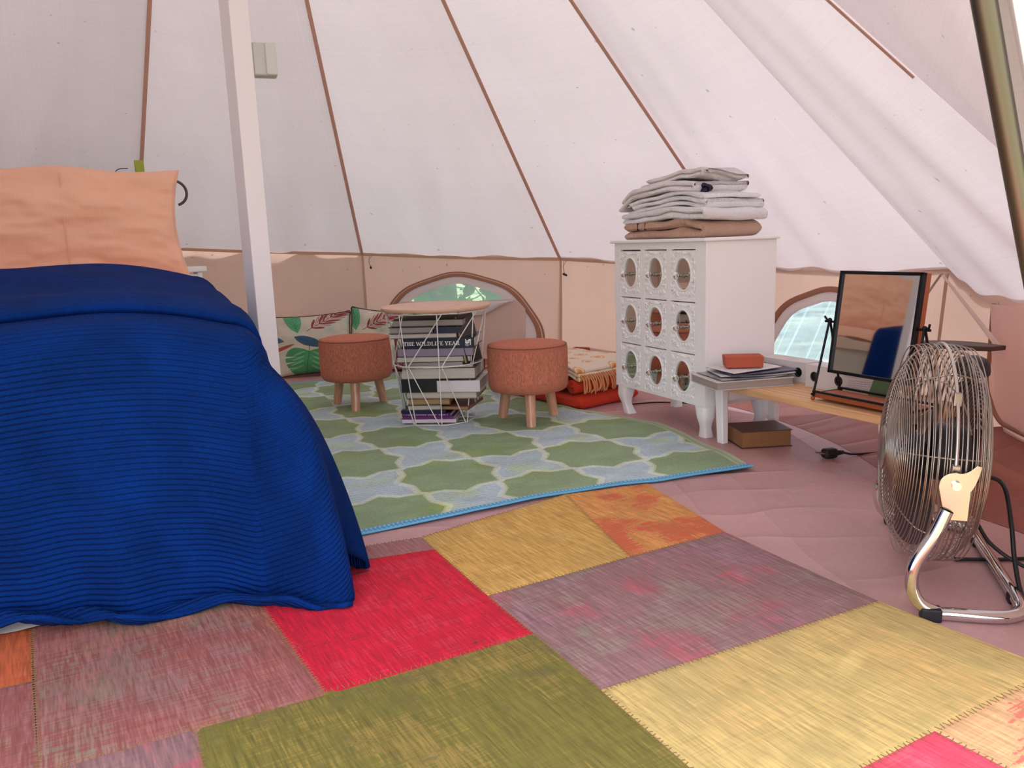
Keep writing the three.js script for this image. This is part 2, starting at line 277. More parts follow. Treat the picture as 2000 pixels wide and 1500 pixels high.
{
  const w1 = struct('window_1'), W = windows[3];
  part('trim', band(W, 0.985, 1.045, 0.008, 0.006), trimM, w1); part('trim', band(W, 1.06, 1.085, 0.007, 0.005), trimM, w1);
  part('border', band(W, 0.84, 1.0, 0.002, 0.002), borderM, w1);
  part('pane', fill(W, 0.87, -0.004), paneClear, w1);
  // cloth cover let down over the lower part of the window, sagging at one end
  const cs = (u) => lerp(W.sm - W.a * 0.86, W.sm + W.a * 0.86, u);
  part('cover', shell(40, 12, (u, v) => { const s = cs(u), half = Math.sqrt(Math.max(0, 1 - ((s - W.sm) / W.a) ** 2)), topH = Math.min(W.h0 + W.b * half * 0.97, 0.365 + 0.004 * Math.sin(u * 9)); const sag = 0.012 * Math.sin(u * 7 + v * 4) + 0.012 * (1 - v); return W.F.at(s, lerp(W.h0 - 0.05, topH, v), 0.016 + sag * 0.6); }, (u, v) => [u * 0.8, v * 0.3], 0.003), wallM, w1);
  part('cover_fold', shell(30, 10, (u, v) => { const s = lerp(W.sm - W.a * 0.72, W.sm - W.a * 0.1, u), t = 0.362 - 0.075 * Math.pow(Math.sin(u * Math.PI * 0.62 + 0.1), 2) * (u > 0.12 ? 1 : u / 0.12); return W.F.at(s, lerp(t, 0.363, v), 0.03 + 0.01 * Math.sin(v * 3)); }, (u, v) => [u, v], 0.003), borderM, w1);
  const w2 = struct('window_2'), X = windows[1];
  part('trim', band(X, 0.985, 1.075, 0.008, 0.006), trimM, w2);
  part('border', band(X, 0.83, 1.0, 0.002, 0.002), borderM, w2);
  part('pane', fill(X, 0.86, -0.004, 2.2), paneHazy, w2);
}

// ------------------------------------------------------------------ outside: ground and shrubs beyond the windows
{
  const g = struct('ground');
  const gt = tex(512, 512, (u, v) => { const n = fbm(u, v, 8, 5, 2), k = 0.6 + 0.8 * n; return [172 * k, 164 * k, 128 * k]; });
  const c = new THREE.CylinderGeometry(30, 30, 0.1, 64); meterUV(c); c.translate(CX, -0.085, CZ);
  part('grass', c, mat('#ffffff', 1, { map: rep(gt, 0.5, 0.5) }), g);
}
const leafM = phys('#5f8a4c', 0.6, { transmission: 0.3, thickness: 0 }), leafM2 = phys('#7fa36a', 0.6, { transmission: 0.3, thickness: 0 });
const leafGeo = (() => { const g = sheet(4, 6, (u, v) => { const w = Math.sin(Math.pow(v, 0.8) * Math.PI) * 0.5, x = (u - 0.5) * w; return [x, v, 0.12 * Math.abs(u - 0.5) * w - 0.18 * v * v]; }); return g; })();
function shrub(az, r, h, spread, n, label, seed, m, size) {
  const p = on(az, r, -0.03), t = thing('shrub', label, 'shrub', [p.x, p.y, p.z], az * R), q = rng(seed), stems = [], M = [];
  for (let s = 0; s < 7; s++) {
    const a = q() * 6.28, l = spread * (0.3 + 0.7 * q()), top = V(Math.cos(a) * l, h * (0.6 + 0.4 * q()), Math.sin(a) * l * 0.6), b = V(top.x * 0.15, 0, top.z * 0.15), mid = b.clone().lerp(top, 0.5).add(V(-top.x * 0.15, 0.08, 0));
    stems.push(tube([b, mid, top], 0.012, 14, 6));
    for (let k = 0; k < n / 7; k++) {
      const f = 0.12 + 0.88 * q(), c = b.clone().lerp(mid, Math.min(1, f * 2)).lerp(top, Math.max(0, f * 2 - 1));
      const g = leafGeo.clone(), sc = size * (0.6 + 0.6 * q()); g.scale(sc, sc, sc); g.rotateX(0.5 + q() * 1.2); g.rotateY(q() * 6.28); g.translate(c.x, c.y, c.z); M.push(g);
    }
  }
  part('stem', stems, mat('#5d4a38', 0.9), t);
  part('foliage', M, m, t).userData.kind = 'stuff';
}
shrub(166, 3.1, 1.0, 0.75, 420, 'broad-leaved green shrub outside the arched back window', 11, leafM, 0.17);
shrub(176, 3.5, 1.3, 0.7, 300, 'darker green shrub outside behind the left end of the arched back window', 12, leafM, 0.16);
shrub(192, 3.5, 2.2, 0.9, 420, 'tall dark shrub outside behind the flowered cushions', 14, leafM, 0.2);
shrub(209, 3.6, 2.4, 1.0, 420, 'tall dark shrub outside behind the bedside crate', 15, leafM, 0.2);
shrub(232, 3.7, 2.5, 1.1, 420, 'tall dark shrub outside behind the bed headboard', 16, leafM, 0.2);
shrub(155, 4.0, 2.0, 0.8, 320, 'tall shrub outside behind the orange fleece blanket', 17, leafM, 0.2);
shrub(113, 4.2, 0.75, 0.9, 320, 'pale green low shrub outside the clear side window behind the mirror', 13, leafM2, 0.15);

function tree(az, r, h, cr, label, seed) {
  const p = on(az, r, -0.03), t = thing('tree', label, 'tree', [p.x, p.y, p.z], az * R), q = rng(seed), wood = [tube([[0, 0, 0], [0.1, h * 0.3, 0.05], [0, h * 0.6, 0]], 0.16, 16, 10)], M = [];
  for (let k = 0; k < 9; k++) { const a = q() * 6.28, e = 0.2 + q(); wood.push(tube([[0, h * 0.35, 0], [Math.cos(a) * cr * 0.4, h * 0.35 + e * cr * 0.3, Math.sin(a) * cr * 0.4], [Math.cos(a) * cr * 0.8, h * 0.35 + e * cr * 0.7, Math.sin(a) * cr * 0.8]], 0.05, 10, 6)); }
  for (let k = 0; k < 2600; k++) { const a = q() * 6.28, b = Math.acos(2 * q() - 1), rr = cr * Math.cbrt(0.1 + 0.9 * q()); const g = leafGeo.clone(), sc = 0.32 * (0.6 + 0.7 * q()); g.scale(sc * 1.2, sc, sc); g.rotateX(q() * 3); g.rotateY(q() * 6.28); g.translate(rr * Math.sin(b) * Math.cos(a), h * 0.58 + rr * 0.85 * Math.cos(b), rr * Math.sin(b) * Math.sin(a)); M.push(g); }
  part('trunk', wood, mat('#5d4a38', 0.9), t); part('foliage', M, leafM, t).userData.kind = 'stuff';
}
tree(222, 5.6, 5.4, 2.7, 'leafy tree outside close behind the bed, shading that side of the tent', 21);
tree(180, 6.6, 6.2, 2.9, 'leafy tree outside at the back of the tent, beyond the arched back window', 23);
tree(278, 5.8, 5.0, 2.5, 'leafy tree outside to the left of the bed, shading that side of the tent', 22);

// ------------------------------------------------------------------ door pole, flap, centre pole
{
  const t = thing('door_pole', 'bare metal tent pole leaning beside the doorway', 'tent pole', [LEG_R.x, 0, LEG_R.z]);
  const d = DOOR.clone().sub(LEG_R), L = d.length(), g = new THREE.CylinderGeometry(0.0098, 0.0098, L, 24, 1); g.translate(0, L / 2, 0); g.applyQuaternion(new THREE.Quaternion().setFromUnitVectors(V(0, 1, 0), d.clone().normalize()));
  part('tube', g, mat('#75716a', 0.4, { metalness: 1 }), t);
  const f = new THREE.CylinderGeometry(0.016, 0.019, 0.03, 16); f.translate(0, 0.015, 0); part('foot', f, blackPl, t);
  const t2 = thing('door_pole', 'second metal tent pole on the far side of the doorway, outside the view', 'tent pole', [LEG_L.x, 0, LEG_L.z]);
  const d2 = DOOR.clone().sub(LEG_L), g2 = new THREE.CylinderGeometry(0.0098, 0.0098, d2.length(), 24, 1); g2.translate(0, d2.length() / 2, 0); g2.applyQuaternion(new THREE.Quaternion().setFromUnitVectors(V(0, 1, 0), d2.clone().normalize()));
  part('tube', g2, mat('#75716a', 0.4, { metalness: 1 }), t2);
  // flap of the door tied back outside the pole
  const fl = thing('door_flap', 'white canvas door flap hanging folded back beside the metal pole', 'tent flap', [LEG_R.x, 0, LEG_R.z]);
  const up = DOOR.clone().sub(LEG_R), outv = V(0.78, 0, 0.3).normalize();
  const at = (u, v) => up.clone().multiplyScalar(v).addScaledVector(outv, u * lerp(0.16, 0.045, v * 0.98) + 0.012).add(V(0, 0, 0.012 * Math.sin(u * 5 + v * 9) - 0.03));
  part('canvas', shell(14, 40, (u, v) => at(u, v), (u, v) => [u * 0.3, v * 2], 0.0015), roofM, fl);
  part('hem', shell(2, 40, (u, v) => at(1 + u * 0.16, v), (u, v) => [u * 0.05, v * 2], 0.002), borderM, fl);
}
{
  const t = thing('tent_pole', 'white painted square centre post rising past the blue bed', 'tent pole', [CX, 0, CZ], 45 * R);
  part('post', box(0.058, 2.66, 0.058, 0, 1.33, 0, 0.003), phys('#ece7ea', 0.4, { clearcoat: 0.2, clearcoatRoughness: 0.4 }), t);
  part('base_plate', box(0.11, 0.012, 0.11, 0, 0.006, 0, 0.003), whitePaint, t);
  const b = thing('wall_box', 'small light grey plastic box fixed behind the white centre post', 'box', [CX + 0.058, 1.165, CZ - 0.045], 20 * R);
  part('case', box(0.066, 0.088, 0.05, 0, 0.044, 0, 0.006), mat('#c3c4c2', 0.5), b);
  part('lid', box(0.03, 0.086, 0.012, 0.017, 0.044, 0.027, 0.004), mat('#cbccca', 0.5), b);
}
// straps with black toggles hanging from the seam
for (const [i, l, dx, lab] of [[4, 0.07, 0.045, 'thin cord with a black toggle hanging from the seam above the flowered cushions'], [3, 0.075, 0.03, 'thin cord with a black toggle hanging from the seam left of the white chest'], [1, 0.1, -0.02, 'canvas strap with a black toggle hanging from the seam right of the black mirror']]) {
  const A = on(guys[i][0], RW - 0.03, guys[i][1] - 0.01), s = V(Math.cos(guys[i][0] * R), 0, -Math.sin(guys[i][0] * R)), t = thing('toggle_strap', lab, 'strap', [A.x, A.y, A.z]);
  const a0 = s.clone().multiplyScalar(-dx), e = i === 1 ? V(-0.075, -0.095, 0.02) : a0.clone().add(V(0.004, -l, 0.008));
  if (i === 1) { part('strap', shell(1, 8, (u, v) => e.clone().multiplyScalar(v).add(V((u - 0.5) * 0.014, (u - 0.5) * 0.006, 0)), null, 0.0015), strapM, t); const g = new THREE.CapsuleGeometry(0.006, 0.032, 6, 12); g.rotateZ(1.15); g.translate(e.x, e.y - 0.004, e.z); part('toggle', g, blackPl, t); continue; }
  part('cord', [tube([a0, a0.clone().add(V(-0.004, -l * 0.5, 0.012)), e], 0.0013, 16, 5), tube([a0.clone().add(s.clone().multiplyScalar(-0.018)), a0.clone().add(V(-0.002, -l * 0.4, 0.012)), e], 0.0013, 16, 5)], strapM, t);
  const g = new THREE.CapsuleGeometry(0.006, i === 3 ? 0.016 : 0.004, 6, 12); g.rotateZ(i === 3 ? 1.1 : 0.2); g.translate(e.x, e.y, e.z); part('toggle', g, blackPl, t);
}
// cloth pocket with a bound, rounded edge on the wall by the door
{
  const t = thing('wall_pocket', 'pinkish cloth panel with a rounded bound edge on the wall behind the fan', 'wall pocket', [1.5, 0, -2.42]);
  const A = V(1.42, 0.455, -2.34), B = V(1.36, 0.44, -1.93), x = B.clone().sub(A).setY(0).normalize(), inn = V(-x.z, 0, x.x).multiplyScalar(x.z > 0 ? -1 : 1), o = V(1.5, 0, -2.42);
  const Lw = 0.5, Hh = 0.345, rr = 0.13;
  const bottom = (s) => 0.455 - Hh + (s < rr ? rr - Math.sqrt(rr * rr - (rr - s) ** 2) : 0);
  const put = (s, h, off) => A.clone().addScaledVector(x, s).setY(h).addScaledVector(inn, off).sub(o);
  part('cloth', shell(40, 14, (u, v) => put(u * u * Lw, lerp(bottom(u * u * Lw), 0.45, v), 0.015 + 0.006 * Math.sin(u * 5 + v * 4)), (u, v) => [u * 0.5, v * 0.35], 0.002), phys('#f4e0da', 1, { transmission: 0.75, thickness: 0 }), t);
  const edge = []; edge.push(put(0, 0.45, 0.018)); for (let k = 0; k <= 12; k++) { const s = rr * (1 - Math.cos(k / 12 * Math.PI / 2)); edge.push(put(s, bottom(s), 0.018)); } edge.push(put(Lw, bottom(Lw), 0.018));
  part('binding', tube(edge, 0.0075, 60, 6, false, 0.1), trimM, t);
}

// ------------------------------------------------------------------ patchwork rug
const PW = {};
{
  const streak = (s) => (u, v) => (vn(u * 190, v * 14, 190, 14, s) - 0.5) * 0.5 + (vn(u * 380, v * 30, 380, 30, s + 1) - 0.5) * 0.5;   // fine weave lines along v
  const cross = (s) => (u, v) => vn(u * 10, v * 240, 10, 240, s) - 0.5;
  const mk = (seed, base, layers) => tex(640, 640, (u, v) => {
    const st = streak(seed)(u, v), cr = cross(seed + 7)(u, v);
    let c = [...base];
    for (const [rgb, f, lo, hi, str, s, ax, ay] of layers) {
      const n = fbm(u, v, f, 4, s) * 0.62 + (st * 0.9 + 0.5) * 0.22 + (cr + 0.5) * 0.16, a = smooth(lo, hi, n) * str * clamp(0.75 + st * 1.3 + cr * 0.5);
      c = c.map((x, k) => lerp(x, rgb[k], clamp(a)));
    }
    const k = 1 + st * 0.34 + cr * 0.07; return c.map((x) => x * k);
  });
  PW.yellow = mk(1, [205, 160, 84], [[[176, 150, 92], 4, 0.46, 0.7, 0.6, 3], [[216, 178, 104], 9, 0.5, 0.7, 0.5, 5]]);
  PW.orange = mk(2, [212, 148, 82], [[[196, 84, 62], 5, 0.5, 0.53, 0.9, 12], [[214, 164, 92], 12, 0.55, 0.68, 0.6, 6]]);
  PW.mauve = mk(3, [150, 112, 112], [[[176, 92, 100], 7, 0.5, 0.62, 0.85, 15], [[142, 130, 116], 6, 0.48, 0.58, 0.8, 21], [[158, 116, 134], 5, 0.52, 0.66, 0.6, 28]]);
  PW.strip = mk(4, [160, 108, 108], [[[144, 120, 112], 6, 0.46, 0.6, 0.7, 17]]);
  PW.red = mk(5, [206, 20, 52], [[[196, 72, 82], 16, 0.56, 0.64, 0.45, 31], [[110, 34, 44], 9, 0.655, 0.69, 0.9, 37]]);
  PW.olive = mk(6, [120, 112, 48], [[[148, 124, 62], 5, 0.5, 0.64, 0.8, 42], [[102, 94, 56], 12, 0.6, 0.66, 0.75, 47]]);
  PW.straw = mk(7, [206, 178, 112], [[[182, 160, 104], 8, 0.46, 0.62, 0.7, 52], [[214, 172, 108], 4, 0.5, 0.66, 0.6, 55]]);
  PW.pink = mk(8, [232, 82, 104], [[[236, 122, 132], 12, 0.55, 0.66, 0.4, 61]]);
  PW.peach = mk(9, [226, 178, 128], [[[206, 96, 88], 8, 0.6, 0.64, 0.8, 66]]);
  PW.rose = mk(10, [158, 92, 84], [[[136, 126, 106], 3, 0.46, 0.54, 1.0, 71], [[186, 104, 84], 5, 0.5, 0.6, 0.6, 76], [[156, 98, 104], 5, 0.52, 0.62, 0.6, 79]]);
  PW.rust = mk(11, [196, 96, 56], [[[176, 112, 84], 6, 0.52, 0.66, 0.5, 81]]);
  const bump = tex(512, 512, (u, v) => 128 + streak(90)(u, v) * 170 + cross(95)(u, v) * 40, { srgb: false });
  const t = thing('patchwork_rug', 'flat patchwork rug of red, mustard, mauve and olive squares beside the bed', 'rug', [0, 0.0045, -1.1]);
  const quads = [
    ['yellow', [-0.224, -1.75], [0.133, -2.037], [0.239, -1.596], [-0.062, -1.435]],
    ['orange', [0.133, -2.037], [0.366, -2.106], [0.476, -1.717], [0.239, -1.596]],
    ['mauve', [-0.062, -1.435], [0.476, -1.717], [0.66, -1.354], [0.118, -1.091]],
    ['strip', [-0.62, -1.615], [-0.224, -1.75], [-0.187, -1.677], [-0.58, -1.55]],
    ['red', [-0.58, -1.55], [-0.187, -1.677], [0.022, -1.275], [-0.297, -1.102]],
    ['olive', [-0.475, -1.038], [0.022, -1.275], [0.381, -0.58], [-0.21, -0.5]],
    ['straw', [0.118, -1.091], [0.66, -1.354], [0.812, -1.1], [0.262, -0.81]],
    ['pink', [0.262, -0.81], [0.556, -0.966], [0.74, -0.64], [0.42, -0.5]],
    ['peach', [0.556, -0.966], [0.812, -1.1], [1.0, -0.76], [0.74, -0.64]],
    ['rose', [-0.94, -1.42], [-0.58, -1.55], [-0.297, -1.102], [-0.645, -0.94]],
    ['rust', [-1.3, -1.27], [-0.94, -1.42], [-0.795, -1.178], [-1.13, -1.03]],
    ['rose', [-1.13, -1.03], [-0.795, -1.178], [-0.645, -0.94], [-0.96, -0.78]],
    ['mauve', [-0.645, -0.94], [-0.475, -1.038], [-0.21, -0.5], [-0.42, -0.42]],
    ['rust', [-0.96, -0.78], [-0.645, -0.94], [-0.42, -0.42], [-0.7, -0.3]],
  ];
  const ex = [-0.856, 0.516], ey = [0.47, 0.88], stitch = [];
  quads.forEach(([k, a, b, c, d], i) => {
    const P = (u, v) => { const x = lerp(lerp(a[0], b[0], u), lerp(d[0], c[0], u), v), z = lerp(lerp(a[1], b[1], u), lerp(d[1], c[1], u), v); return [x, z]; };
    const lift = (x, z) => 0.0045 + 0.0016 * Math.sin(x * 9 + z * 5) ;
    const m = phys('#ffffff', 0.92, { map: rep(PW[k], 1.7, 1.7), bumpMap: rep(bump, 1.7, 1.7), bumpScale: 0.0012, sheen: 0.15, sheenRoughness: 0.6 });
    part('patch', shell(20, 20, (u, v) => { const [x, z] = P(u, v), e = Math.min(u, v, 1 - u, 1 - v); return [x, lift(x, z) - 0.0006 * (1 - smooth(0, 0.03, e)) - 0.0045, z + 1.1]; }, (u, v) => { const [x, z] = P(u, v); return [x * ex[0] + z * ex[1] + i * 0.31, x * ey[0] + z * ey[1] + i * 0.17]; }, 0.0035), m, t);
    for (const [p, q] of [[a, b], [a, d]]) {
      const L = Math.hypot(q[0] - p[0], q[1] - p[1]), n = Math.floor(L / 0.0085), an = Math.atan2(q[1] - p[1], q[0] - p[0]);
      for (let s = 1; s < n; s++) { const f = s / n, x = lerp(p[0], q[0], f), z = lerp(p[1], q[1], f), g = new THREE.BoxGeometry(0.0014, 0.0012, 0.01); g.rotateY(-an + (s % 2 ? 0.3 : -0.3)); g.translate(x, lift(x, z) - 0.0016, z + 1.1); stitch.push(g); }
    }
  });
  part('stitching', stitch, mat('#8f7048', 1), t).userData.kind = 'stuff';
}

// ------------------------------------------------------------------ green star rug
{
  const t = thing('star_rug', 'pale green and blue star-patterned plastic rug under the round table', 'rug', [0.687, 0.003, -2.22]);
  const e1 = [-0.932, 0.361], e2 = [-0.363, -0.932], W = 1.75, L = 2.32;
  const map = canvasTex(1536, 2036, (c, w, h) => {
    const sx = w / W, sy = h / L; c.fillStyle = '#bfd4da'; c.fillRect(0, 0, w, h);
    const star = (x, y, rx, ry, k) => { c.beginPath(); for (let i = 0; i < 16; i++) { const a = Math.PI * i / 8, r = i % 2 ? 0.83 : (i % 4 === 2 ? 1.06 : 0.97) * 1; c.lineTo((x + rx * r * Math.cos(a)) * sx, (y + ry * r * Math.sin(a)) * sy); } c.closePath(); };
    // hatched blue ground
    c.lineWidth = 2; for (let i = -400; i < 900; i++) { c.strokeStyle = i % 2 ? 'rgba(88,132,156,0.45)' : 'rgba(205,222,224,0.5)'; c.beginPath(); c.moveTo(i * 7, 0); c.lineTo(i * 7 + h * 0.9, h); c.stroke(); }
    for (let j = -1; j < 7; j++) for (let i = -1; i < 6; i++) for (const o of [0, 1]) {
      const x = 0.59 + (i - 1) * 0.46 + o * 0.23, y = 0.63 + (j - 1) * 0.548 + o * 0.274;
      star(x, y, 0.152, 0.178, 0); c.lineWidth = 34; c.strokeStyle = '#d3e0d8'; c.lineJoin = 'round'; c.stroke(); c.fillStyle = '#8fa980'; c.fill();
      c.lineWidth = 5; c.strokeStyle = '#c6d2a6'; c.stroke();
    }
    const id = c.getImageData(0, 0, w, h), d = id.data;
    for (let y = 0; y < h; y++) for (let x = 0; x < w; x++) { const o = (y * w + x) * 4, rib = (y % 6 < 3 ? 1.03 : 0.97), n = 1 + (hash(x >> 2, y >> 1, 3) - 0.5) * 0.14 + (vn(x / 60, y / 40, 1e5, 1e5, 9) - 0.5) * 0.12, ye = vn(x / 90, y / 70, 1e5, 1e5, 19); for (let k = 0; k < 3; k++) d[o + k] = clamp(d[o + k] * rib * n * (k === 2 ? 1 - Math.max(0, ye - 0.6) * 0.5 : 1), 0, 255); }
    c.putImageData(id, 0, 0);
    // woven border bands
    const bw = 0.034 * sy; c.fillStyle = '#63b4dc'; c.fillRect(0, 0, w, bw); c.fillRect(0, h - bw, w, bw);
    for (let i = 0; i < w; i += 5) { c.fillStyle = i % 2 ? 'rgba(210,238,250,0.75)' : 'rgba(60,140,190,0.5)'; c.fillRect(i, bw * 0.06, 2.4, bw * 0.36); c.fillRect(i + 2, bw * 0.56, 2.4, bw * 0.36); c.fillRect(i, h - bw * 0.9, 2.4, bw * 0.36); }
    c.fillStyle = '#2f88bb'; c.fillRect(0, bw * 0.46, w, 3); c.fillStyle = '#b9c8a2'; c.fillRect(0, bw, 0.03 * sx, h - 2 * bw); c.fillRect(w - 0.03 * sx, bw, 0.03 * sx, h - 2 * bw);
    c.fillStyle = '#9fb592'; c.fillRect(0.014 * sx, bw, 0.008 * sx, h - 2 * bw);
  });
  map.flipY = false;
  const ribs = tex(64, 64, (u, v) => 128 + 110 * Math.sin(v * Math.PI * 16) * (0.7 + 0.3 * Math.sin(u * Math.PI * 8)), { srgb: false });
  const m = phys('#ffffff', 0.55, { map, bumpMap: rep(ribs, 60, 80), bumpScale: 0.0012 });
  const f = (u, v) => {
    const a = u * W, b = v * L; let y = 0.002 + 0.003 * Math.exp(-a / 0.12) * (1 + Math.sin(b * 14)) + 0.003 * Math.exp(-b / 0.1) * (1 + Math.sin(a * 9 + 1));
    const pick = (q, t) => { let k = 0; while (k < q.length - 2 && t > q[k + 1][0]) k++; return lerp(q[k][1], q[k + 1][1], smooth(q[k][0], q[k + 1][0], t)); };
    const wa = a + pick([[0, -0.005], [0.22, -0.045], [0.47, -0.072], [0.6, -0.073], [0.74, -0.043], [0.87, 0.014], [1.0, 0.085]], b) * Math.exp(-a / 0.5);   // the long edge and the front edge are not straight
    const wb = b + pick([[0, -0.008], [0.28, 0.014], [0.42, 0.04], [0.62, 0.034], [0.82, 0.012], [0.94, 0.002], [1.2, -0.016]], a) * Math.exp(-b / 0.5);
    return [e1[0] * wa + e2[0] * wb, y, e1[1] * wa + e2[1] * wb];
  };
  part('woven_sheet', shell(90, 110, (u, v) => f(1 - u, v), (u, v) => [1 - u, v], 0.0016), m, t);
  part('border', [tube(Array.from({ length: 30 }, (_, k) => { const p = f(k / 29, 0); return V(p[0], p[1] + 0.0005, p[2]); }), 0.003, 90, 6)], mat('#62b2da', 0.5), t, 'light blue bound front edge');
}

// ------------------------------------------------------------------ bed
const BED = { B: V(-0.512, 0, -1.545), A: V(-0.906, 0, 0.423), U: V(-0.423, 0, -0.906), w: 1.2, l: 1.72 };
const bedAt = (a, b, y) => BED.B.clone().addScaledVector(BED.A, a).addScaledVector(BED.U, b).setY(y);
const bedTurn = Math.atan2(BED.U.x, BED.U.z) ;   // local +z towards the head
const peachMap = tex(512, 512, (u, v) => { const w = (hash(u * 512 | 0, 1, 4) - 0.5) + (hash(2, v * 512 | 0, 4) - 0.5), n = fbm(u, v, 4, 3, 7) - 0.5, k = 1 + w * 0.015 + n * 0.04; return [243 * k, 188 * k, 158 * k]; });
const peachM = phys('#ffffff', 0.85, { map: rep(peachMap, 2, 2), bumpMap: rep(clothNoise, 3, 3), bumpScale: 0.0004, sheen: 0.3, sheenRoughness: 0.5, sheenColor: new THREE.Color('#ffd9c0') });
const sheetWhite = mat('#dcd3cd', 0.9, { bumpMap: rep(clothNoise, 4, 4), bumpScale: 0.0004 });
{
  const o = bedAt(BED.w / 2, BED.l / 2, 0), t = thing('bed', 'bed with peach sheet and curled metal headboard under the blue blanket', 'bed', [o.x, 0, o.z], bedTurn);
  // local z towards the head (+), local x to the right of someone lying: sign found from A
  const loc = (a, b, y) => { const p = bedAt(a, b, y).sub(o).setY(y); p.applyAxisAngle(V(0, 1, 0), -bedTurn); return p; };
  part('mattress', new RoundedBoxGeometry(BED.w - 0.06, 0.2, BED.l - 0.19, 4, 0.05).translate(0, 0.39, 0.08), mat('#d9cfc0', 0.9, { bumpMap: rep(clothNoise, 2, 2), bumpScale: 0.001 }), t);
  part('frame', box(BED.w - 0.08, 0.16, BED.l - 0.22, 0, 0.21, 0.085, 0.01), mat('#cfc6bd', 0.7), t);
  for (const [sx, sz] of [[1, 1], [-1, 1], [1, -1], [-1, -1]]) part('leg', new THREE.CylinderGeometry(0.022, 0.018, 0.13, 16).translate(sx * 0.52, 0.065, sz * 0.68 + 0.085), mat('#cfc6bd', 0.6), t);
  part('peach_sheet', shell(30, 30, (u, v) => { const a = lerp(-0.03, BED.w, u), b = lerp(0.9, BED.l, v); return loc(a, b, (a < 0.02 ? 0.53 + a : 0.552) + 0.045 * smooth(0.9, 1.2, b) + 0.004 * Math.sin(u * 23 + v * 11)); }, (u, v) => [u, v], 0.006), peachM, t);
  part('bed_skirt', shell(40, 8, (u, v) => { const a = lerp(0.1, 0.75, u); return loc(a, lerp(0.03, -0.07, Math.pow(v, 2)) + 0.17 * (a - 0.1) + 0.06 * (1 - smooth(0.1, 0.35, a)), v < 0.8 ? lerp(0.14, 0.012, v / 0.8) : 0.012).add(V(0, 0.004 + 0.003 * Math.sin(u * 30), 0)); }, (u, v) => [u, v * 0.3], 0.002), sheetWhite, t, 'white sheet showing below the blanket');
  const hm = mat('#5c4a48', 0.4, { metalness: 0.7 });
  const HB = 1.66, ring = [];
  for (let k = 0; k <= 20; k++) { const a = lerp(1.9, -1.3, k / 20); ring.push(loc(0.028 - Math.cos(a) * 0.045, HB, 0.905 + Math.sin(a) * 0.045)); }
  part('headboard_scroll', tube(ring, 0.005, 50, 8), hm, t);
  for (const a of [0.06, 1.14]) part('headboard_post', rod(loc(a, HB, 0), loc(a, HB, 0.93), 0.009), hm, t);
  for (const h of [0.9, 0.62]) part('headboard_rail', rod(loc(0.06, HB, h), loc(1.14, HB, h), 0.006), hm, t);
}
{
  // small lime tag and wire clipped above the pillow
  const o = bedAt(0.1, 1.69, 0.94), t = thing('bed_tag', 'small lime green tag with a thin wire poking up behind the peach pillow', 'tag', [o.x, o.y, o.z], bedTurn + Math.PI + 0.2);
  part('tag', box(0.032, 0.06, 0.012, -0.035, 0.055, 0, 0.003), mat('#98a83a', 0.6), t);
  part('wire', tube([[-0.075, 0.055, 0], [-0.105, 0.052, 0], [-0.12, 0.035, 0], [-0.125, -0.02, 0]], 0.0018, 20, 6), blackPl, t);
  part('clip', tube([[-0.05, 0.03, 0.004], [-0.04, 0.02, 0.01], [-0.038, -0.03, 0]], 0.004, 16, 6), blackPl, t);
}
// pillow propped against the headboard
{
  const c = bedAt(0.43, 1.46, 0.79), t = thing('pillow', 'large peach pillow propped upright at the head of the bed', 'pillow', [c.x, c.y, c.z], bedTurn + Math.PI);
  const g = cushionGeo(0.84, 0.4, 0.2, { n: 70, bow: 0.075, pow: 0.42, wr: 0.009, seed: 5 }); { const p = g.attributes.position; for (let i = 0; i < p.count; i++) p.setY(i, p.getY(i) + 0.007 * Math.sin(p.getX(i) * 17 + 1) * smooth(0, 0.2, p.getY(i)) - 0.02 * smooth(0.1, 0.42, p.getX(i)) * smooth(-0.1, 0.2, p.getY(i))); g.computeVertexNormals(); } g.rotateX(-0.2);
  part('pillowcase', g, peachM, t);
  const seam = []; for (let k = 0; k <= 20; k++) { const y = (k / 20 * 2 - 1) * 0.86, x = 0.05, f = Math.pow((1 - (x / 0.42) ** 2) * (1 - y * y), 0.36); seam.push(V(x, y * 0.19, f * 0.1 + 0.001).applyAxisAngle(V(1, 0, 0), -0.2)); }
  part('seam', tube(seam, 0.0018, 40, 5), peachM, t);
}
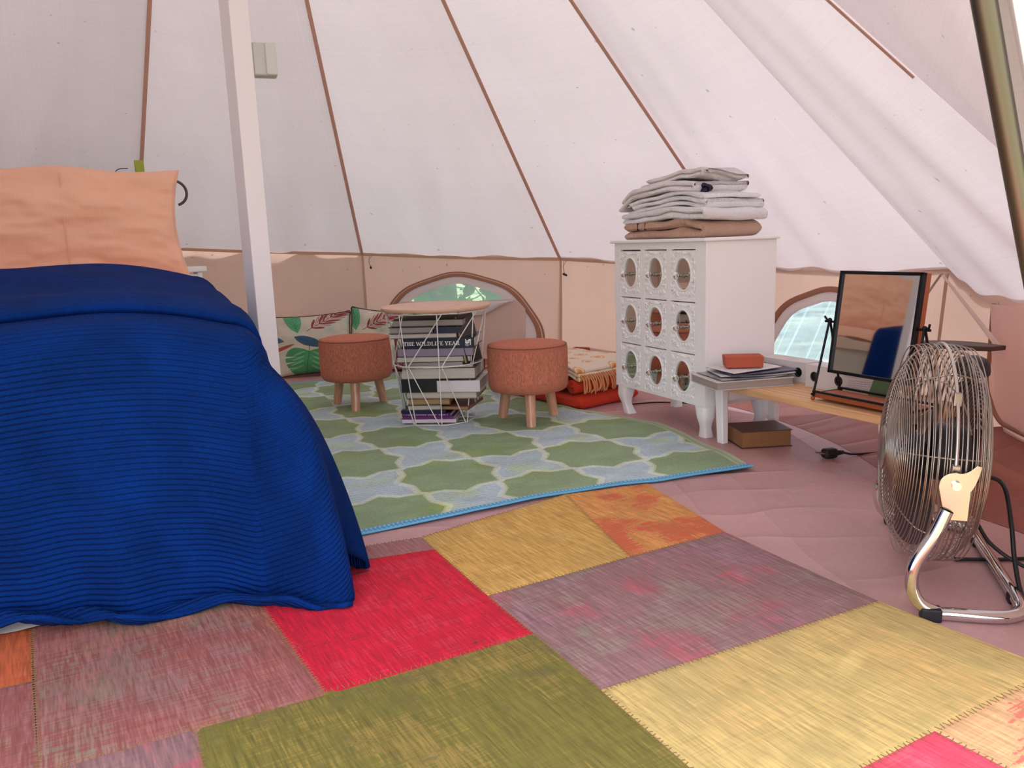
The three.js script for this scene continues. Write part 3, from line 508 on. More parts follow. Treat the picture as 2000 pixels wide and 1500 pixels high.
// blue blanket over bed: a flat cloth bent over the edges of the mattress
{
  const ribs = tex(128, 512, (u, v) => { const w = 0.03 * Math.sin(u * Math.PI * 2) + 0.02 * (fbm(u, v, 6, 3, 4) - 0.5); const s = Math.sin((v + w * 0.15) * Math.PI * 2 * 12); return 255 * clamp(0.5 + 0.42 * s + 0.35 * (fbm(u, v, 40, 2, 9) - 0.5)); }, { srgb: false });
  const col = tex(512, 512, (u, v) => { const n = fbm(u, v, 5, 4, 13) - 0.5, f = hash(u * 512 | 0, v * 512 | 0, 2) - 0.5, k = 1 + n * 0.3 + f * 0.22; return [1 * k, 42 * k, 108 * k]; });
  const m = phys('#ffffff', 0.95, { map: rep(col, 2.52, 2.52), bumpMap: rep(ribs, 5, 7.6), bumpScale: 0.0045, specularIntensity: 0.25, sheen: 0.3, sheenRoughness: 0.4, sheenColor: new THREE.Color('#0c4aa0') });
  const top = (a, b) => 0.552 + 0.058 * smooth(0, 1.0, b) + 0.008 * Math.sin(a * 7 + b * 5) + 0.006 * Math.sin(b * 13 - a * 3) - 0.05 * Math.pow(clamp(1 - a / 0.32), 2);
  const r = 0.065;
  const cloth = (a, b, lift = 0) => {
    const qa = clamp(a, 0.03, BED.w - 0.03), qb = Math.max(b, 0.03), da = a - qa, db = b - qb, d0 = Math.hypot(da, db), cw = d0 > 1e-6 ? 4 * (da / d0) ** 2 * (db / d0) ** 2 : 0, d = (d0 > 1e-6 ? Math.max(Math.abs(da), Math.abs(db)) : 0) * lerp(1, 0.86 + 0.03 * Math.sin(Math.atan2(da, db) * 6), cw), h0 = top(qa, qb) + lift;
    if (d < 1e-6) return bedAt(a, b, h0);
    const na = da / d0, nb = db / d0, corner = 4 * na * na * nb * nb, side = Math.abs(na);
    let out, down; const bendL = r * Math.PI / 2, psi = 0.07 + 0.24 * corner + 0.02 * side;
    const fold = Math.sin(qa * 21 + 2.2 * Math.sin(qa * 6)) * 0.6 + Math.sin(qa * 43 + 1) * 0.3 + corner * Math.sin(Math.atan2(na, -nb) * 9) * 1.4;
    if (d < bendL) { const f = d / r; out = r * Math.sin(f); down = r * (1 - Math.cos(f)); } else { const Lr = d - bendL; out = r + lerp(Lr * Math.sin(psi), 0.165 * (1 - Math.exp(-Lr / 0.13)), corner); down = r + Lr * lerp(Math.cos(psi), 0.95, corner); }
    let y = h0 - down, floorY = 0.016 + 0.02 * smooth(0.25, 0.5, qa) * (1 - corner);
    const hang = smooth(0.1, 0.6, d), amp = 0.03 * hang;
    out += amp * fold * (nb < -0.2 ? 1 : 0.6);
    if (y < floorY) { const ex = floorY - y; y = floorY + 0.012 * (1 + Math.sin(ex * 70 + qa * 30)) * smooth(0, 0.06, ex); out += ex * 0.55; }
    const p = bedAt(qa + na * out, qb + nb * out, y);
    p.addScaledVector(BED.A, -0.05 * hang * hang * (nb < 0 ? Math.abs(nb) : 0) * (1 - corner) * Math.sin(qa * 2.4));
    p.addScaledVector(BED.U, 0.16 * Math.max(0, qa - 0.1) * smooth(0, 0.3, d));   // and the foot end is pulled in towards the left   // the hang drifts to one side
    return p;
  };
  const o = bedAt(0.6, 0.4, 0), t = thing('blanket', 'royal blue ribbed fleece blanket draped over the bed down to the floor', 'blanket', [o.x, 0, o.z]);
  const A0 = -0.575, A1 = 1.72, B0 = -0.63, B1 = 1.02;
  part('cloth', shell(150, 120, (u, v) => cloth(lerp(A1, A0, u), lerp(B0, B1, v), 0.012).sub(o), (u, v) => [lerp(A1, A0, u), lerp(B0, B1, v)], 0.009), m, t);
  part('folded_edge', shell(120, 50, (u, v) => { const b = lerp(0.1 + 0.012 * Math.sin(u * 14), 1.06, v); return cloth(lerp(1.5, -0.3, u), b, 0.028 + 0.012 * Math.sin(Math.min(1, v * 8) * Math.PI * 0.5) + 0.006 * Math.sin(v * 9)).sub(o); }, (u, v) => [lerp(1.5, -0.3, u), lerp(0.1, 1.06, v)], 0.016), m, t);
}
// bedside crate
{
  const t = thing('bedside_crate', 'white wooden crate used as a bedside table beside the bed head', 'crate', [-1.5, 0, -3.4], -24 * R);
  for (let k = 0; k < 4; k++) part('slat', box(0.26, 0.135, 0.012, 0, 0.075 + k * 0.15, 0.124, 0.003), whitePaint, t);
  for (let k = 0; k < 4; k++) for (const s of [-1, 1]) part('slat', box(0.012, 0.135, 0.24, s * 0.124, 0.075 + k * 0.15, 0, 0.003), whitePaint, t);
  for (const [sx, sz] of [[1, 1], [-1, 1], [1, -1], [-1, -1]]) part('post', box(0.026, 0.6, 0.026, sx * 0.12, 0.3, sz * 0.115, 0.003), whitePaint, t);
  part('top', box(0.29, 0.022, 0.29, 0, 0.613, 0, 0.004), whitePaint, t);
  const d = thing('dish', 'flat black dish on top of the white bedside crate', 'dish', [-1.47, 0.6245, -3.36], 0);
  part('bowl', lathe([[0, 0], [0.05, 0], [0.062, 0.009], [0.06, 0.011], [0.048, 0.004], [0, 0.003]], 32), blackPl, d);
}

// ------------------------------------------------------------------ flowered cushions
{
  const print = canvasTex(1024, 1024, (c, w, h) => {
    c.fillStyle = '#d9cfba'; c.fillRect(0, 0, w, h);
    const q = rng(4); for (let i = 0; i < 60; i++) { c.fillStyle = ['rgba(160,190,180,0.16)', 'rgba(190,180,200,0.14)', 'rgba(226,206,150,0.16)'][i % 3]; c.beginPath(); c.ellipse(q() * w, q() * h, 30 + 90 * q(), 20 + 60 * q(), q() * 3, 0, 7); c.fill(); }
    const leafShape = (x, y, len, wd, a, col, vein) => { c.save(); c.translate(x, y); c.rotate(a); c.fillStyle = col; c.beginPath(); c.moveTo(0, 0); c.bezierCurveTo(len * 0.25, -wd, len * 0.75, -wd * 0.8, len, 0); c.bezierCurveTo(len * 0.75, wd * 0.8, len * 0.25, wd, 0, 0); c.fill(); if (vein) { c.strokeStyle = vein; c.lineWidth = 3; c.beginPath(); c.moveTo(0, 0); c.lineTo(len, 0); for (let k = 1; k < 9; k++) { const f = k / 9; c.moveTo(len * f, 0); c.lineTo(len * Math.min(1, f + 0.14), -wd * 0.6 * Math.sin(f * 3)); c.moveTo(len * f, 0); c.lineTo(len * Math.min(1, f + 0.14), wd * 0.6 * Math.sin(f * 3)); } c.stroke(); } c.restore(); };
    const frond = (x, y, len, a, col, edge) => { for (let k = 0; k < 11; k++) { const f = 0.12 + 0.085 * k, px = x + Math.cos(a) * len * f, py = y + Math.sin(a) * len * f, s = len * 0.34 * Math.sin(0.5 + f * 2.3); for (const sg of [-1, 1]) { leafShape(px, py, s + 8, 15, a + sg * (0.75 - 0.4 * f), edge); leafShape(px, py, s, 11, a + sg * (0.75 - 0.4 * f), k % 3 === 1 ? '#d9a89a' : col); } } c.strokeStyle = edge; c.lineWidth = 5; c.beginPath(); c.moveTo(x, y); c.lineTo(x + Math.cos(a) * len, y + Math.sin(a) * len); c.stroke(); };
    const monstera = (x, y, r, a) => { c.save(); c.translate(x, y); c.rotate(a); c.fillStyle = '#4e9a63'; c.beginPath(); c.moveTo(0, -r * 0.2); c.bezierCurveTo(-r * 1.3, -r * 0.9, -r * 1.2, r * 0.9, 0, r * 1.25); c.bezierCurveTo(r * 1.2, r * 0.9, r * 1.3, -r * 0.9, 0, -r * 0.2); c.fill(); c.fillStyle = '#7dbb8a'; for (const s of [-1, 1]) for (let k = 0; k < 4; k++) { c.beginPath(); c.ellipse(s * r * 0.4, r * (-0.05 + k * 0.25), r * 0.28, r * 0.05, s * 0.5, 0, 7); c.fill(); } c.fillStyle = '#d9cfba'; for (const s of [-1, 1]) for (let k = 0; k < 3; k++) { c.beginPath(); c.moveTo(s * r * 1.15, r * (0.1 + k * 0.35)); c.lineTo(s * r * 0.45, r * (0.12 + k * 0.28)); c.lineTo(s * r * 1.1, r * (0.22 + k * 0.36)); c.fill(); } c.strokeStyle = '#2f6e47'; c.lineWidth = 5; c.beginPath(); c.moveTo(0, -r * 0.5); c.lineTo(0, r * 1.2); c.stroke(); c.restore(); };
    leafShape(250, 560, 300, 60, 3.5, '#46708e'); leafShape(330, 520, 260, 70, 0.5, '#3c6078', '#2c485c'); leafShape(120, 660, 220, 26, -0.3, '#b0584c');
    leafShape(360, 480, 360, 92, -1.75, '#5fae7c', '#3a7f57'); frond(430, 470, 420, -0.62, '#a03d44', '#4e1f2c'); monstera(430, 720, 190, 0.15);
    frond(780, 900, 330, -1.2, '#9c3a40', '#4e1f2c'); leafShape(760, 640, 240, 70, 0.4, '#7fbd98', '#4a8a66'); leafShape(900, 250, 220, 60, 2.2, '#86b8a0', '#4f8a70'); leafShape(120, 130, 240, 60, 0.6, '#8cc0a0', '#4f8a70');
  });
  const crop = (x, y) => { const c = print.clone(); c.repeat.set(0.6, 0.6); c.offset.set(x, y); c.needsUpdate = true; return c; };
  const cm = mat('#ffffff', 0.85, { map: crop(0.15, 0.12), bumpMap: rep(clothNoise, 3, 3), bumpScale: 0.0004 });
  const cm2 = mat('#ffffff', 0.85, { map: crop(0.3, 0.16), bumpMap: rep(clothNoise, 3, 3), bumpScale: 0.0004 });
  const pipe = mat('#40282a', 0.8);
  const make = (label, x, y, z, turn, tilt, roll, m, w, h, seed) => {
    const t = thing('cushion', label, 'cushion', [x, y, z], turn, 'flowered cushions along the tent wall');
    const rot = new THREE.Matrix4().makeRotationX(tilt).multiply(new THREE.Matrix4().makeRotationZ(roll));
    const g = cushionGeo(w, h, 0.13, { seed, bow: 0.07 }); g.applyMatrix4(rot); part('cover', g, m, t);
    const e = []; for (let k = 0; k < 48; k++) { const s = k / 12, a = s % 1 * 2 - 1, q = [[a, -1], [1, a], [-a, 1], [-1, -a]][Math.floor(s)]; e.push(V(q[0] * w / 2 * (1 - 0.07 * (1 - q[1] * q[1])), q[1] * h / 2 * (1 - 0.07 * (1 - q[0] * q[0])), 0).applyMatrix4(rot)); }
    part('piping', tube(e, 0.004, 160, 6, true), pipe, t);
    return t;
  };
  make('cream cushion with large green leaf print, leftmost of the flowered cushions beside the white post', -1.08, 0.17, -4.27, 12 * R, -0.3, 0.03, cm, 0.44, 0.335, 2);
  make('cream cushion with red palm print, standing behind the left stool', -0.71, 0.175, -4.33, 2 * R, -0.22, -0.12, cm2, 0.36, 0.335, 3);
  make('cream cushion with pale green leaves showing between left stool and round table', -0.43, 0.17, -4.3, -8 * R, -0.26, 0.16, cm, 0.34, 0.33, 6);
}

// ------------------------------------------------------------------ stools
{
  const felt = tex(512, 512, (u, v) => { const n = fbm(u, v, 60, 3, 5) - 0.5, f = hash(u * 256 | 0, v * 256 | 0, 7) - 0.5, k = 1 + n * 0.3 + f * 0.22; return [196 * k, 118 * k, 92 * k]; });
  const fb = tex(256, 256, (u, v) => 255 * fbm(u, v, 50, 3, 15), { srgb: false });
  const fm = phys('#ffffff', 0.95, { map: rep(felt, 4, 2), bumpMap: rep(fb, 6, 3), bumpScale: 0.002, sheen: 0.3, sheenRoughness: 0.5, sheenColor: new THREE.Color('#e0a080') });
  const wood = tex(128, 512, (u, v) => { const g = fbm(u + 0.2 * fbm(u, v, 2, 2, 1), v * 0.15, 16, 3, 3), kn = Math.exp(-(((u - 0.55) / 0.05) ** 2 + ((v - 0.35) / 0.02) ** 2)), k = 0.86 + 0.25 * g - 0.5 * kn; return [218 * k, 162 * k, 130 * k]; });
  const wm = phys('#ffffff', 0.3, { map: wood, clearcoat: 0.6, clearcoatRoughness: 0.2 });
  const make = (label, x, z, y0, turn) => {
    const t = thing('stool', label, 'stool', [x, y0, z], turn, 'round felt stools on the green rug');
    const Rr = 0.153, H0 = 0.118, H1 = 0.296;
    const prof = [[0, H0 + 0.002], [Rr - 0.03, H0], [Rr - 0.012, H0 + 0.005], [Rr - 0.002, H0 + 0.02], [Rr, H0 + 0.04], [Rr, H1 - 0.018], [Rr - 0.002, H1 - 0.008], [Rr - 0.008, H1 - 0.002], [Rr - 0.02, H1 + 0.003], [Rr * 0.5, H1 + 0.009], [0, H1 + 0.01]];
    const seat = part('seat', lathe(prof, 64), fm, t);
    part('seam', new THREE.TorusGeometry(Rr - 0.004, 0.0022, 6, 64).rotateX(Math.PI / 2).translate(0, H1 - 0.004, 0), fm, seat);
    for (let k = 0; k < 3; k++) {
      const a = (90 - 120 * k) * R, g = new THREE.CylinderGeometry(0.021, 0.018, 0.128, 24, 4); g.translate(0, 0.064, 0);
      const p = g.attributes.position; for (let i = 0; i < p.count; i++) { const f = 1 - p.getY(i) / 0.128; p.setX(i, p.getX(i) + Math.cos(a) * (0.093 + 0.024 * f)); p.setZ(i, p.getZ(i) + Math.sin(a) * (0.093 + 0.024 * f)); } g.computeVertexNormals();
      part('leg', g, wm, t);
    }
    return t;
  };
  make('rust felt stool left of the round table, in front of the flowered cushions', -0.668, -3.365, 0.0055, 4 * R);
  make('rust felt stool right of the round table, beside the orange blanket', 0.062, -2.965, 0.0055, 2 * R);
}

// ------------------------------------------------------------------ wire basket table
const TB = V(-0.283, 0.005, -3.03);
{
  const t = thing('side_table', 'round side table with pale wooden top on a white wire basket full of books', 'side table', TB.toArray(), -6 * R);
  const wt = tex(512, 512, (u, v) => { const g = fbm(u * 0.12 + 0.03 * fbm(u, v, 3, 2, 2), v, 40, 3, 6), k = 0.92 + 0.14 * g; return [222 * k, 178 * k, 150 * k]; });
  part('table_top', lathe([[0, 0.433], [0.2, 0.433], [0.207, 0.436], [0.209, 0.446], [0.206, 0.4485], [0.2, 0.447], [0, 0.447]], 72), phys('#ffffff', 0.4, { map: rep(wt, 1, 1) }), t);
  const wm = mat('#eeeae6', 0.4), N = 8, r0 = 0.138, r1 = 0.17, r2 = 0.192, y0 = 0.004, y1 = 0.232, y2 = 0.428, wr = 0.0021;
  const P = (k, r, y) => { const a = (k * 45 + 12) * R; return V(Math.sin(a) * r, y, Math.cos(a) * r); };
  part('ring', new THREE.TorusGeometry(r2, wr, 6, 64).rotateX(Math.PI / 2).translate(0, y2, 0), wm, t);
  part('ring', new THREE.TorusGeometry(r1 + 0.004, wr, 6, 64).rotateX(Math.PI / 2).translate(0, y1, 0), wm, t);
  for (let k = 0; k < N; k++) {
    part('wire', rod(P(k, r0, y0), P(k + 1, r0, y0), wr, 6), wm, t);
    part('wire', [rod(P(k, r2, y2), P(k, r1, y1), wr, 6), rod(P(k, r1, y1), P(k, r0, y0), wr, 6)], wm, t);
    part('wire', [rod(P(k + 0.12, r2, y2), P(k - 0.93, r1, y1), wr, 6), rod(P(k - 0.93, r1, y1), P(k - 0.08, r0, y0), wr, 6)], wm, t);
  }
  for (const a of [0, 2]) part('base_wire', rod(P(a, r0, y0), P(a + 4, r0, y0), wr, 6), wm, t);
}
const pageTex = tex(64, 256, (u, v) => { const k = 0.9 + 0.14 * (hash(v * 256 | 0, 3, 2) - 0.5) + 0.05 * (vn(u * 3, v * 12, 3, 12, 5) - 0.5); return [232 * k, 222 * k, 208 * k]; });
const pagesM = mat('#ffffff', 0.85, { map: rep(pageTex, 1, 12) }), pagesOld = mat('#d8bc94', 0.85, { map: rep(pageTex, 1, 12) }), pagesGrey = mat('#cfc8cc', 0.8, { map: rep(pageTex, 1, 12) });
// a closed book lying flat: x width, y thickness, z depth; the spine at 'front' (+z), 'back', 'left' or 'right'
function book(label, [x, y, z], w, th, d, turn, cover, pages, spine = 'back', group, soft = false) {
  const t = thing('book', label, 'book', [x, y, z], turn, group), cb = soft ? 0.0008 : 0.0022, in_ = soft ? 0.0006 : 0.004;
  const g = [box(w, cb, d, 0, cb / 2, 0, 0.0006), box(w, cb, d, 0, th - cb / 2, 0, 0.0006)];
  if (spine === 'front' || spine === 'back') g.push(box(w, th - cb, cb, 0, th / 2, (spine === 'front' ? 1 : -1) * (d / 2 - cb / 2), 0.0006)); else g.push(box(cb, th - cb, d, (spine === 'right' ? 1 : -1) * (w / 2 - cb / 2), th / 2, 0, 0.0006));
  part('cover', g, cover, t);
  part('pages', box(w - in_ * 2, th - cb * 2, d - in_ * 2, 0, th / 2, 0, 0.0005), pages, t);
  return t;
}
{
  const mm = 0.000345, G = 'books stacked in the wire basket table';
  const bm = (c, r = 0.5) => mat(c, r);
  // [label, x0, x1 (crop pixels), bottom mm, top mm from floor, depth, cover, pages, spine, turn]
  const list = [
    ['white glossy magazine lying lowest in the wire basket', 225, 830, 8, 22, 0.19, '#e6d4dc', pagesM, 'front', 2, true],
    ['purple magazine second from the bottom of the wire basket', 235, 815, 22.4, 33, 0.19, '#6d2c70', pagesM, 'front', 0, true],
    ['dark purple magazine with pale lettering, third from the bottom of the wire basket', 240, 790, 33.4, 46, 0.19, '#54265c', pagesM, 'front', -3, true],
    ['thin navy blue book above the purple magazines', 228, 730, 46.4, 58, 0.18, '#1d2340', pagesGrey, 'front', -2],
    ['tan brown paperback poking out to the right above the magazines', 690, 1030, 58.4, 72, 0.2, '#8a5a46', pagesOld, 'right', -14],
    ['slim cream book with dark cover, lower left of the stack', 290, 670, 58.4, 78, 0.16, '#5d6f62', pagesM, 'back', 3],
    ['reddish book with beige pages in the lower half of the stack', 300, 780, 78.6, 103, 0.18, '#6b4f46', pagesOld, 'back', 2],
    ['wide beige book under the white block of pages', 300, 1100, 103.6, 128, 0.2, '#b09a80', pagesM, 'back', -4],
    ['black book with its spine turned left, mid stack', 245, 640, 128.6, 178, 0.19, '#1c1a1c', bm('#2a2526', 0.6), 'front', 2],
    ['thick white book with bright page block at the right of mid stack', 645, 1135, 128.6, 172, 0.2, '#e3dcdc', pagesM, 'front', -4],
    ['thick hardback with cream page block at the middle ring of the basket', 222, 1130, 178.6, 222, 0.23, '#4a403c', pagesM, 'back', -2],
    ['thin dark softback just above the middle ring', 260, 1035, 222.4, 233, 0.21, '#2b2629', pagesM, 'back', 3, true],
    ['thin white booklet crossing the stack above the middle ring', 300, 960, 233.4, 243, 0.2, '#d8ccd0', pagesGrey, 'back', -4, true],
    ['dark hardback with white pages below the lilac book', 212, 1035, 243.6, 267, 0.22, '#2c2730', pagesM, 'back', 1],
    ['lilac grey hardback with red edge below the black wildlife book', 240, 1062, 267.6, 296, 0.22, '#8f8296', pagesGrey, 'front', 0],
    ['black hardback titled THE WILDLIFE YEAR in white capitals', 288, 1085, 296.6, 335, 0.21, '#20232f', pagesM, 'front', 0],
    ['white-paged book with a grey cover above the black wildlife book', 172, 900, 335.6, 354, 0.2, '#6b6a6e', pagesM, 'back', 1],
    ['dark blue boxed book upper right of the stack', 650, 950, 354.4, 377, 0.19, '#23263a', bm('#2a2c3c', 0.5), 'front', 0],
    ['pale grey book upper left of the stack', 150, 640, 354.4, 379, 0.19, '#3a3a3e', pagesGrey, 'back', 2],
    ['grey paged book topmost in the wire basket', 195, 980, 380, 405, 0.2, '#3c3c3c', pagesGrey, 'back', 0],
  ];
  for (const [label, x0, x1, b, tp, d, c, pg, sp, turn, soft] of list) {
    const w = Math.min((x1 - x0) * mm, 0.285), off = ((x0 + x1) / 2 - 618) * mm, k = clamp((b - 8) / 400), zf = lerp(0.092, 0.118, k);
    const dx = off, dz = zf - d / 2, a = -6 * R;
    const px = TB.x + dx * Math.cos(a) + dz * Math.sin(a), pz = TB.z - dx * Math.sin(a) + dz * Math.cos(a);
    const t = book(label, [px, b / 1000 + 0.003, pz], w, (tp - b) / 1000, d, a + turn * R * 0.6, mat(c, 0.45), pg, sp, G, soft);
    if (label.includes('WILDLIFE')) {
      const st = canvasTex(1024, 144, (q, W, H) => { q.fillStyle = '#20232f'; q.fillRect(0, 0, W, H); q.fillStyle = '#f2efee'; q.font = 'bold 78px serif'; q.textBaseline = 'middle'; q.fillText('THE WILDLIFE YEAR', 22, H / 2 + 2, 800); q.beginPath(); q.ellipse(930, 62, 30, 22, -0.3, 0, 7); q.fill(); q.fillRect(950, 20, 34, 26); q.fillRect(902, 18, 12, 30); q.fillRect(966, 44, 14, 60); q.fillStyle = '#8b8ea0'; q.beginPath(); q.ellipse(926, 104, 30, 18, 0.2, 0, 7); q.fill(); q.fillStyle = '#20232f'; q.fillRect(922, 54, 26, 8); });
      const g = new THREE.PlaneGeometry(w * 0.99, 0.037); g.translate(0, 0.0192, d / 2 + 0.0006); part('spine_print', g, mat('#ffffff', 0.4, { map: st }), t);
    }
    if (label.startsWith('dark purple')) {
      const st = canvasTex(512, 32, (q, W, H) => { q.fillStyle = '#54265c'; q.fillRect(0, 0, W, H); q.fillStyle = '#d9b9d6'; const z = rng(3); for (let i = 8; i < W - 20; i += 11) if (z() > 0.2) q.fillRect(i, 9, 7, 12); });
      const g = new THREE.PlaneGeometry(w * 0.96, 0.011); g.translate(0, 0.0063, d / 2 + 0.0006); part('spine_print', g, mat('#ffffff', 0.4, { map: st }), t);
    }
  }
  // things standing upright inside the basket
  const up = (label, dx, dz, y, w, h, th, turn, lean, cover, pages) => {
    const a = -6 * R, t = thing('book', label, 'book', [TB.x + dx * Math.cos(a) + dz * Math.sin(a), TB.y + y, TB.z - dx * Math.sin(a) + dz * Math.cos(a)], turn, G);
    const sh = (g) => { g.rotateZ(lean); return g; };
    part('cover', [sh(box(0.0022, h, w, -th / 2, h / 2, 0, 0.0006)), sh(box(0.0022, h, w, th / 2, h / 2, 0, 0.0006)), sh(box(th, h, 0.0022, 0, h / 2, -w / 2, 0.0006))], cover, t);
    part('pages', sh(box(th - 0.003, h - 0.006, w - 0.006, 0, h / 2, 0.001, 0.0005)), pages, t);
  };
  up('slim dark board book leaning upright at the right side of the wire basket', 0.146, 0.05, 0.235, 0.13, 0.182, 0.011, -6 * R - 0.3, 0.2, mat('#26211f', 0.5), pagesOld);
  up('thin red book standing upright at the left side of the wire basket', -0.163, -0.02, 0.235, 0.1, 0.14, 0.007, -6 * R + 0.3, 0.06, mat('#8f2a30', 0.5), pagesM);
  up('thin teal book standing upright at the lower left of the wire basket', -0.138, 0.015, 0.008, 0.1, 0.175, 0.008, -6 * R + 0.25, 0.08, mat('#8fb3a4', 0.5), pagesM);
}

// ------------------------------------------------------------------ white chest with nine mirrored drawers
const DR = { turn: -65 * R, x: 0.662, z: -2.883, w: 0.54, d: 0.3, y0: 0.113, y1: 0.66 };
const dAt = (x, y, z) => [DR.x + x * Math.cos(DR.turn) + z * Math.sin(DR.turn), y, DR.z - x * Math.sin(DR.turn) + z * Math.cos(DR.turn)];
{
  const t = thing('chest_of_drawers', 'white chest of nine small carved drawers with oval mirrors and glass knobs', 'chest', [DR.x, 0, DR.z], DR.turn);
  const { w, d, y0, y1 } = DR, zf = d / 2;
  const dw = 0.132, dh = 0.158, xs = [-0.166, -0.008, 0.15], ys = [0.555, 0.38, 0.205].map((y) => y + 0.0);
  // carcass: sides, back, bottom, and a front with nine openings
  part('side_panel', box(0.016, y1 - y0, d - 0.016, -w / 2 + 0.008, (y0 + y1) / 2, -0.008, 0.002), whitePaint, t);
  part('side_panel', box(0.016, y1 - y0, d - 0.016, w / 2 - 0.008, (y0 + y1) / 2, -0.008, 0.002), whitePaint, t);
  part('back_panel', box(w - 0.032, y1 - y0, 0.01, 0, (y0 + y1) / 2, -d / 2 + 0.006, 0.002), whitePaint, t);
  part('bottom_panel', box(w - 0.032, 0.014, d - 0.03, 0, y0 + 0.007, 0, 0.002), whitePaint, t);
  const fs = new THREE.Shape([new THREE.Vector2(-w / 2, y0), new THREE.Vector2(w / 2, y0), new THREE.Vector2(w / 2, y1), new THREE.Vector2(-w / 2, y1)]);
  for (const x of xs) for (const y of ys) fs.holes.push(new THREE.Path([[-1, -1], [-1, 1], [1, 1], [1, -1]].map(([a, b]) => new THREE.Vector2(x + a * (dw / 2 + 0.0018), y + b * (dh / 2 + 0.0032)))));
  part('front_frame', extrude(fs, 0.012, 0.0012, 1).translate(0, 0, zf - 0.0138), whitePaint, t);
  part('top', box(w + 0.026, 0.012, d + 0.02, 0, y1 + 0.006, 0.004, 0.004), whitePaint, t);
  // legs: waisted, kicked out at the foot
  const leg = (sx, sz) => sheet(32, 18, (u, v) => {
    const h = 0.115 * (1 - v), a = u * Math.PI * 2, half = v < 0.25 ? lerp(0.031, 0.026, v / 0.25) : v < 0.7 ? lerp(0.026, 0.0165, smooth(0.25, 0.7, v)) : lerp(0.0165, 0.02, smooth(0.7, 1, v));
    const off = 0.008 * Math.sin(v * Math.PI * 1.1) - 0.004 * v, c = Math.cos(a), s = Math.sin(a), k = 1 / Math.pow(Math.pow(Math.abs(c), 5) + Math.pow(Math.abs(s), 5), 0.2);
    return [sx * (w / 2 - 0.033 + off) + c * k * half, h, sz * (d / 2 - 0.033 + off) + s * k * half];
  });
  for (const [sx, sz] of [[-1, 1], [1, 1], [-1, -1], [1, -1]]) part('leg', [leg(sx, sz), box(0.03, 0.004, 0.03, sx * (w / 2 - 0.037), 0.002, sz * (d / 2 - 0.037), 0.001)], whitePaint, t);
  // one drawer: plate with an oval opening, rim, carved scrolls, mirror, knob
  const rx = 0.0425, ry = 0.0545, plate = new THREE.Shape([[-1, -1], [1, -1], [1, 1], [-1, 1]].map(([a, b]) => new THREE.Vector2(a * dw / 2, b * dh / 2)));
  const oval = new THREE.Path(); oval.absellipse(0, 0, rx, ry, 0, Math.PI * 2, true); plate.holes.push(oval);
  const plateG = extrude(plate, 0.008, 0.0008, 40).translate(0, 0, -0.012);
  const ring = (a, b, r, z, n = 48) => tube(Array.from({ length: n }, (_, k) => V(Math.cos(k / n * 6.2832) * a, Math.sin(k / n * 6.2832) * b, z)), r, 72, 6, true);
  const rimG = ring(rx + 0.0012, ry + 0.0012, 0.0034, -0.0018);
  const carve = [];
  const spiral = (x, y, r, a0, dir, turns, tr) => carve.push(tube(Array.from({ length: 14 }, (_, k) => { const f = k / 13, a = a0 + dir * f * turns * 6.2832, q = r * (1 - 0.82 * f); return V(x + Math.cos(a) * q, y + Math.sin(a) * q, -0.0012 + 0.002 * f); }), tr * 1.2, 22, 5));
  const petal = (x, y, l, wd, a, hgt = 0.005) => { const g = new THREE.SphereGeometry(1, 10, 6); g.scale(l / 2, wd / 2, hgt); g.translate(l * 0.45, 0, 0); g.rotateZ(a); g.translate(x, y, -0.0028); carve.push(g); };
  for (const sx of [-1, 1]) for (const sy of [-1, 1]) {
    const m = (a) => (sx > 0 ? (sy > 0 ? a : -a) : (sy > 0 ? Math.PI - a : Math.PI + a));
    const cx = sx * dw / 2, cy = sy * dh / 2, dr = sx * sy;
    spiral(cx - sx * 0.011, cy - sy * 0.03, 0.009, m(-1.2), dr, 1.1, 0.0017); spiral(cx - sx * 0.031, cy - sy * 0.011, 0.0085, m(2.6), -dr, 1.1, 0.0017);
    spiral(cx - sx * 0.009, cy - sy * 0.055, 0.0075, m(1.3), -dr, 1.0, 0.0015);
    for (const [px, py, l, a] of [[0.022, 0.024, 0.022, 0.75], [0.02, 0.028, 0.018, 1.25], [0.027, 0.022, 0.018, 0.25], [0.004, 0.045, 0.014, 1.9], [0.045, 0.004, 0.014, -0.4], [0.014, 0.042, 0.012, 2.4], [0.04, 0.013, 0.012, -0.8], [0.016, 0.062, 0.012, 2.0]]) petal(cx - sx * px, cy - sy * py, l, 0.0075, m(a));
  }
  for (let k = -2; k <= 2; k++) { petal(k * 0.0145, -dh / 2 + 0.008, 0.014, 0.0115, 0.001 + Math.PI / 2 - k * 0.2, 0.0035); petal(k * 0.012, dh / 2 - 0.013, 0.012, 0.006, Math.PI / 2 + k * 0.35); }
  for (const s of [-1, 1]) { petal(s * (dw / 2 - 0.008), 0, 0.02, 0.007, Math.PI / 2); petal(s * (dw / 2 - 0.007), -0.018, 0.012, 0.007, Math.PI / 2); petal(s * 0.05, -0.048, 0.016, 0.008, s > 0 ? -0.8 : Math.PI + 0.8); }
  const edge = ring(0, 0, 0.001, 0, 3); edge.dispose();
  const carveG = merge(carve), mirG = new THREE.CircleGeometry(1, 48).scale(rx, ry, 1), boxG = merge([box(dw - 0.008, dh - 0.012, 0.004, 0, 0, -0.014, 0.001)]);
  const knobG = lathe([[0, 0.026], [0.005, 0.0255], [0.0095, 0.022], [0.0105, 0.0185], [0.009, 0.0145], [0.0055, 0.012], [0.0035, 0.0105], [0, 0.0105]], 20).rotateX(Math.PI / 2);
  const collarG = lathe([[0.0085, -0.0065], [0.0088, -0.004], [0.0062, -0.001], [0.0052, 0.004], [0.0058, 0.0085], [0.0035, 0.0108], [0, 0.0108]], 18).rotateX(Math.PI / 2);
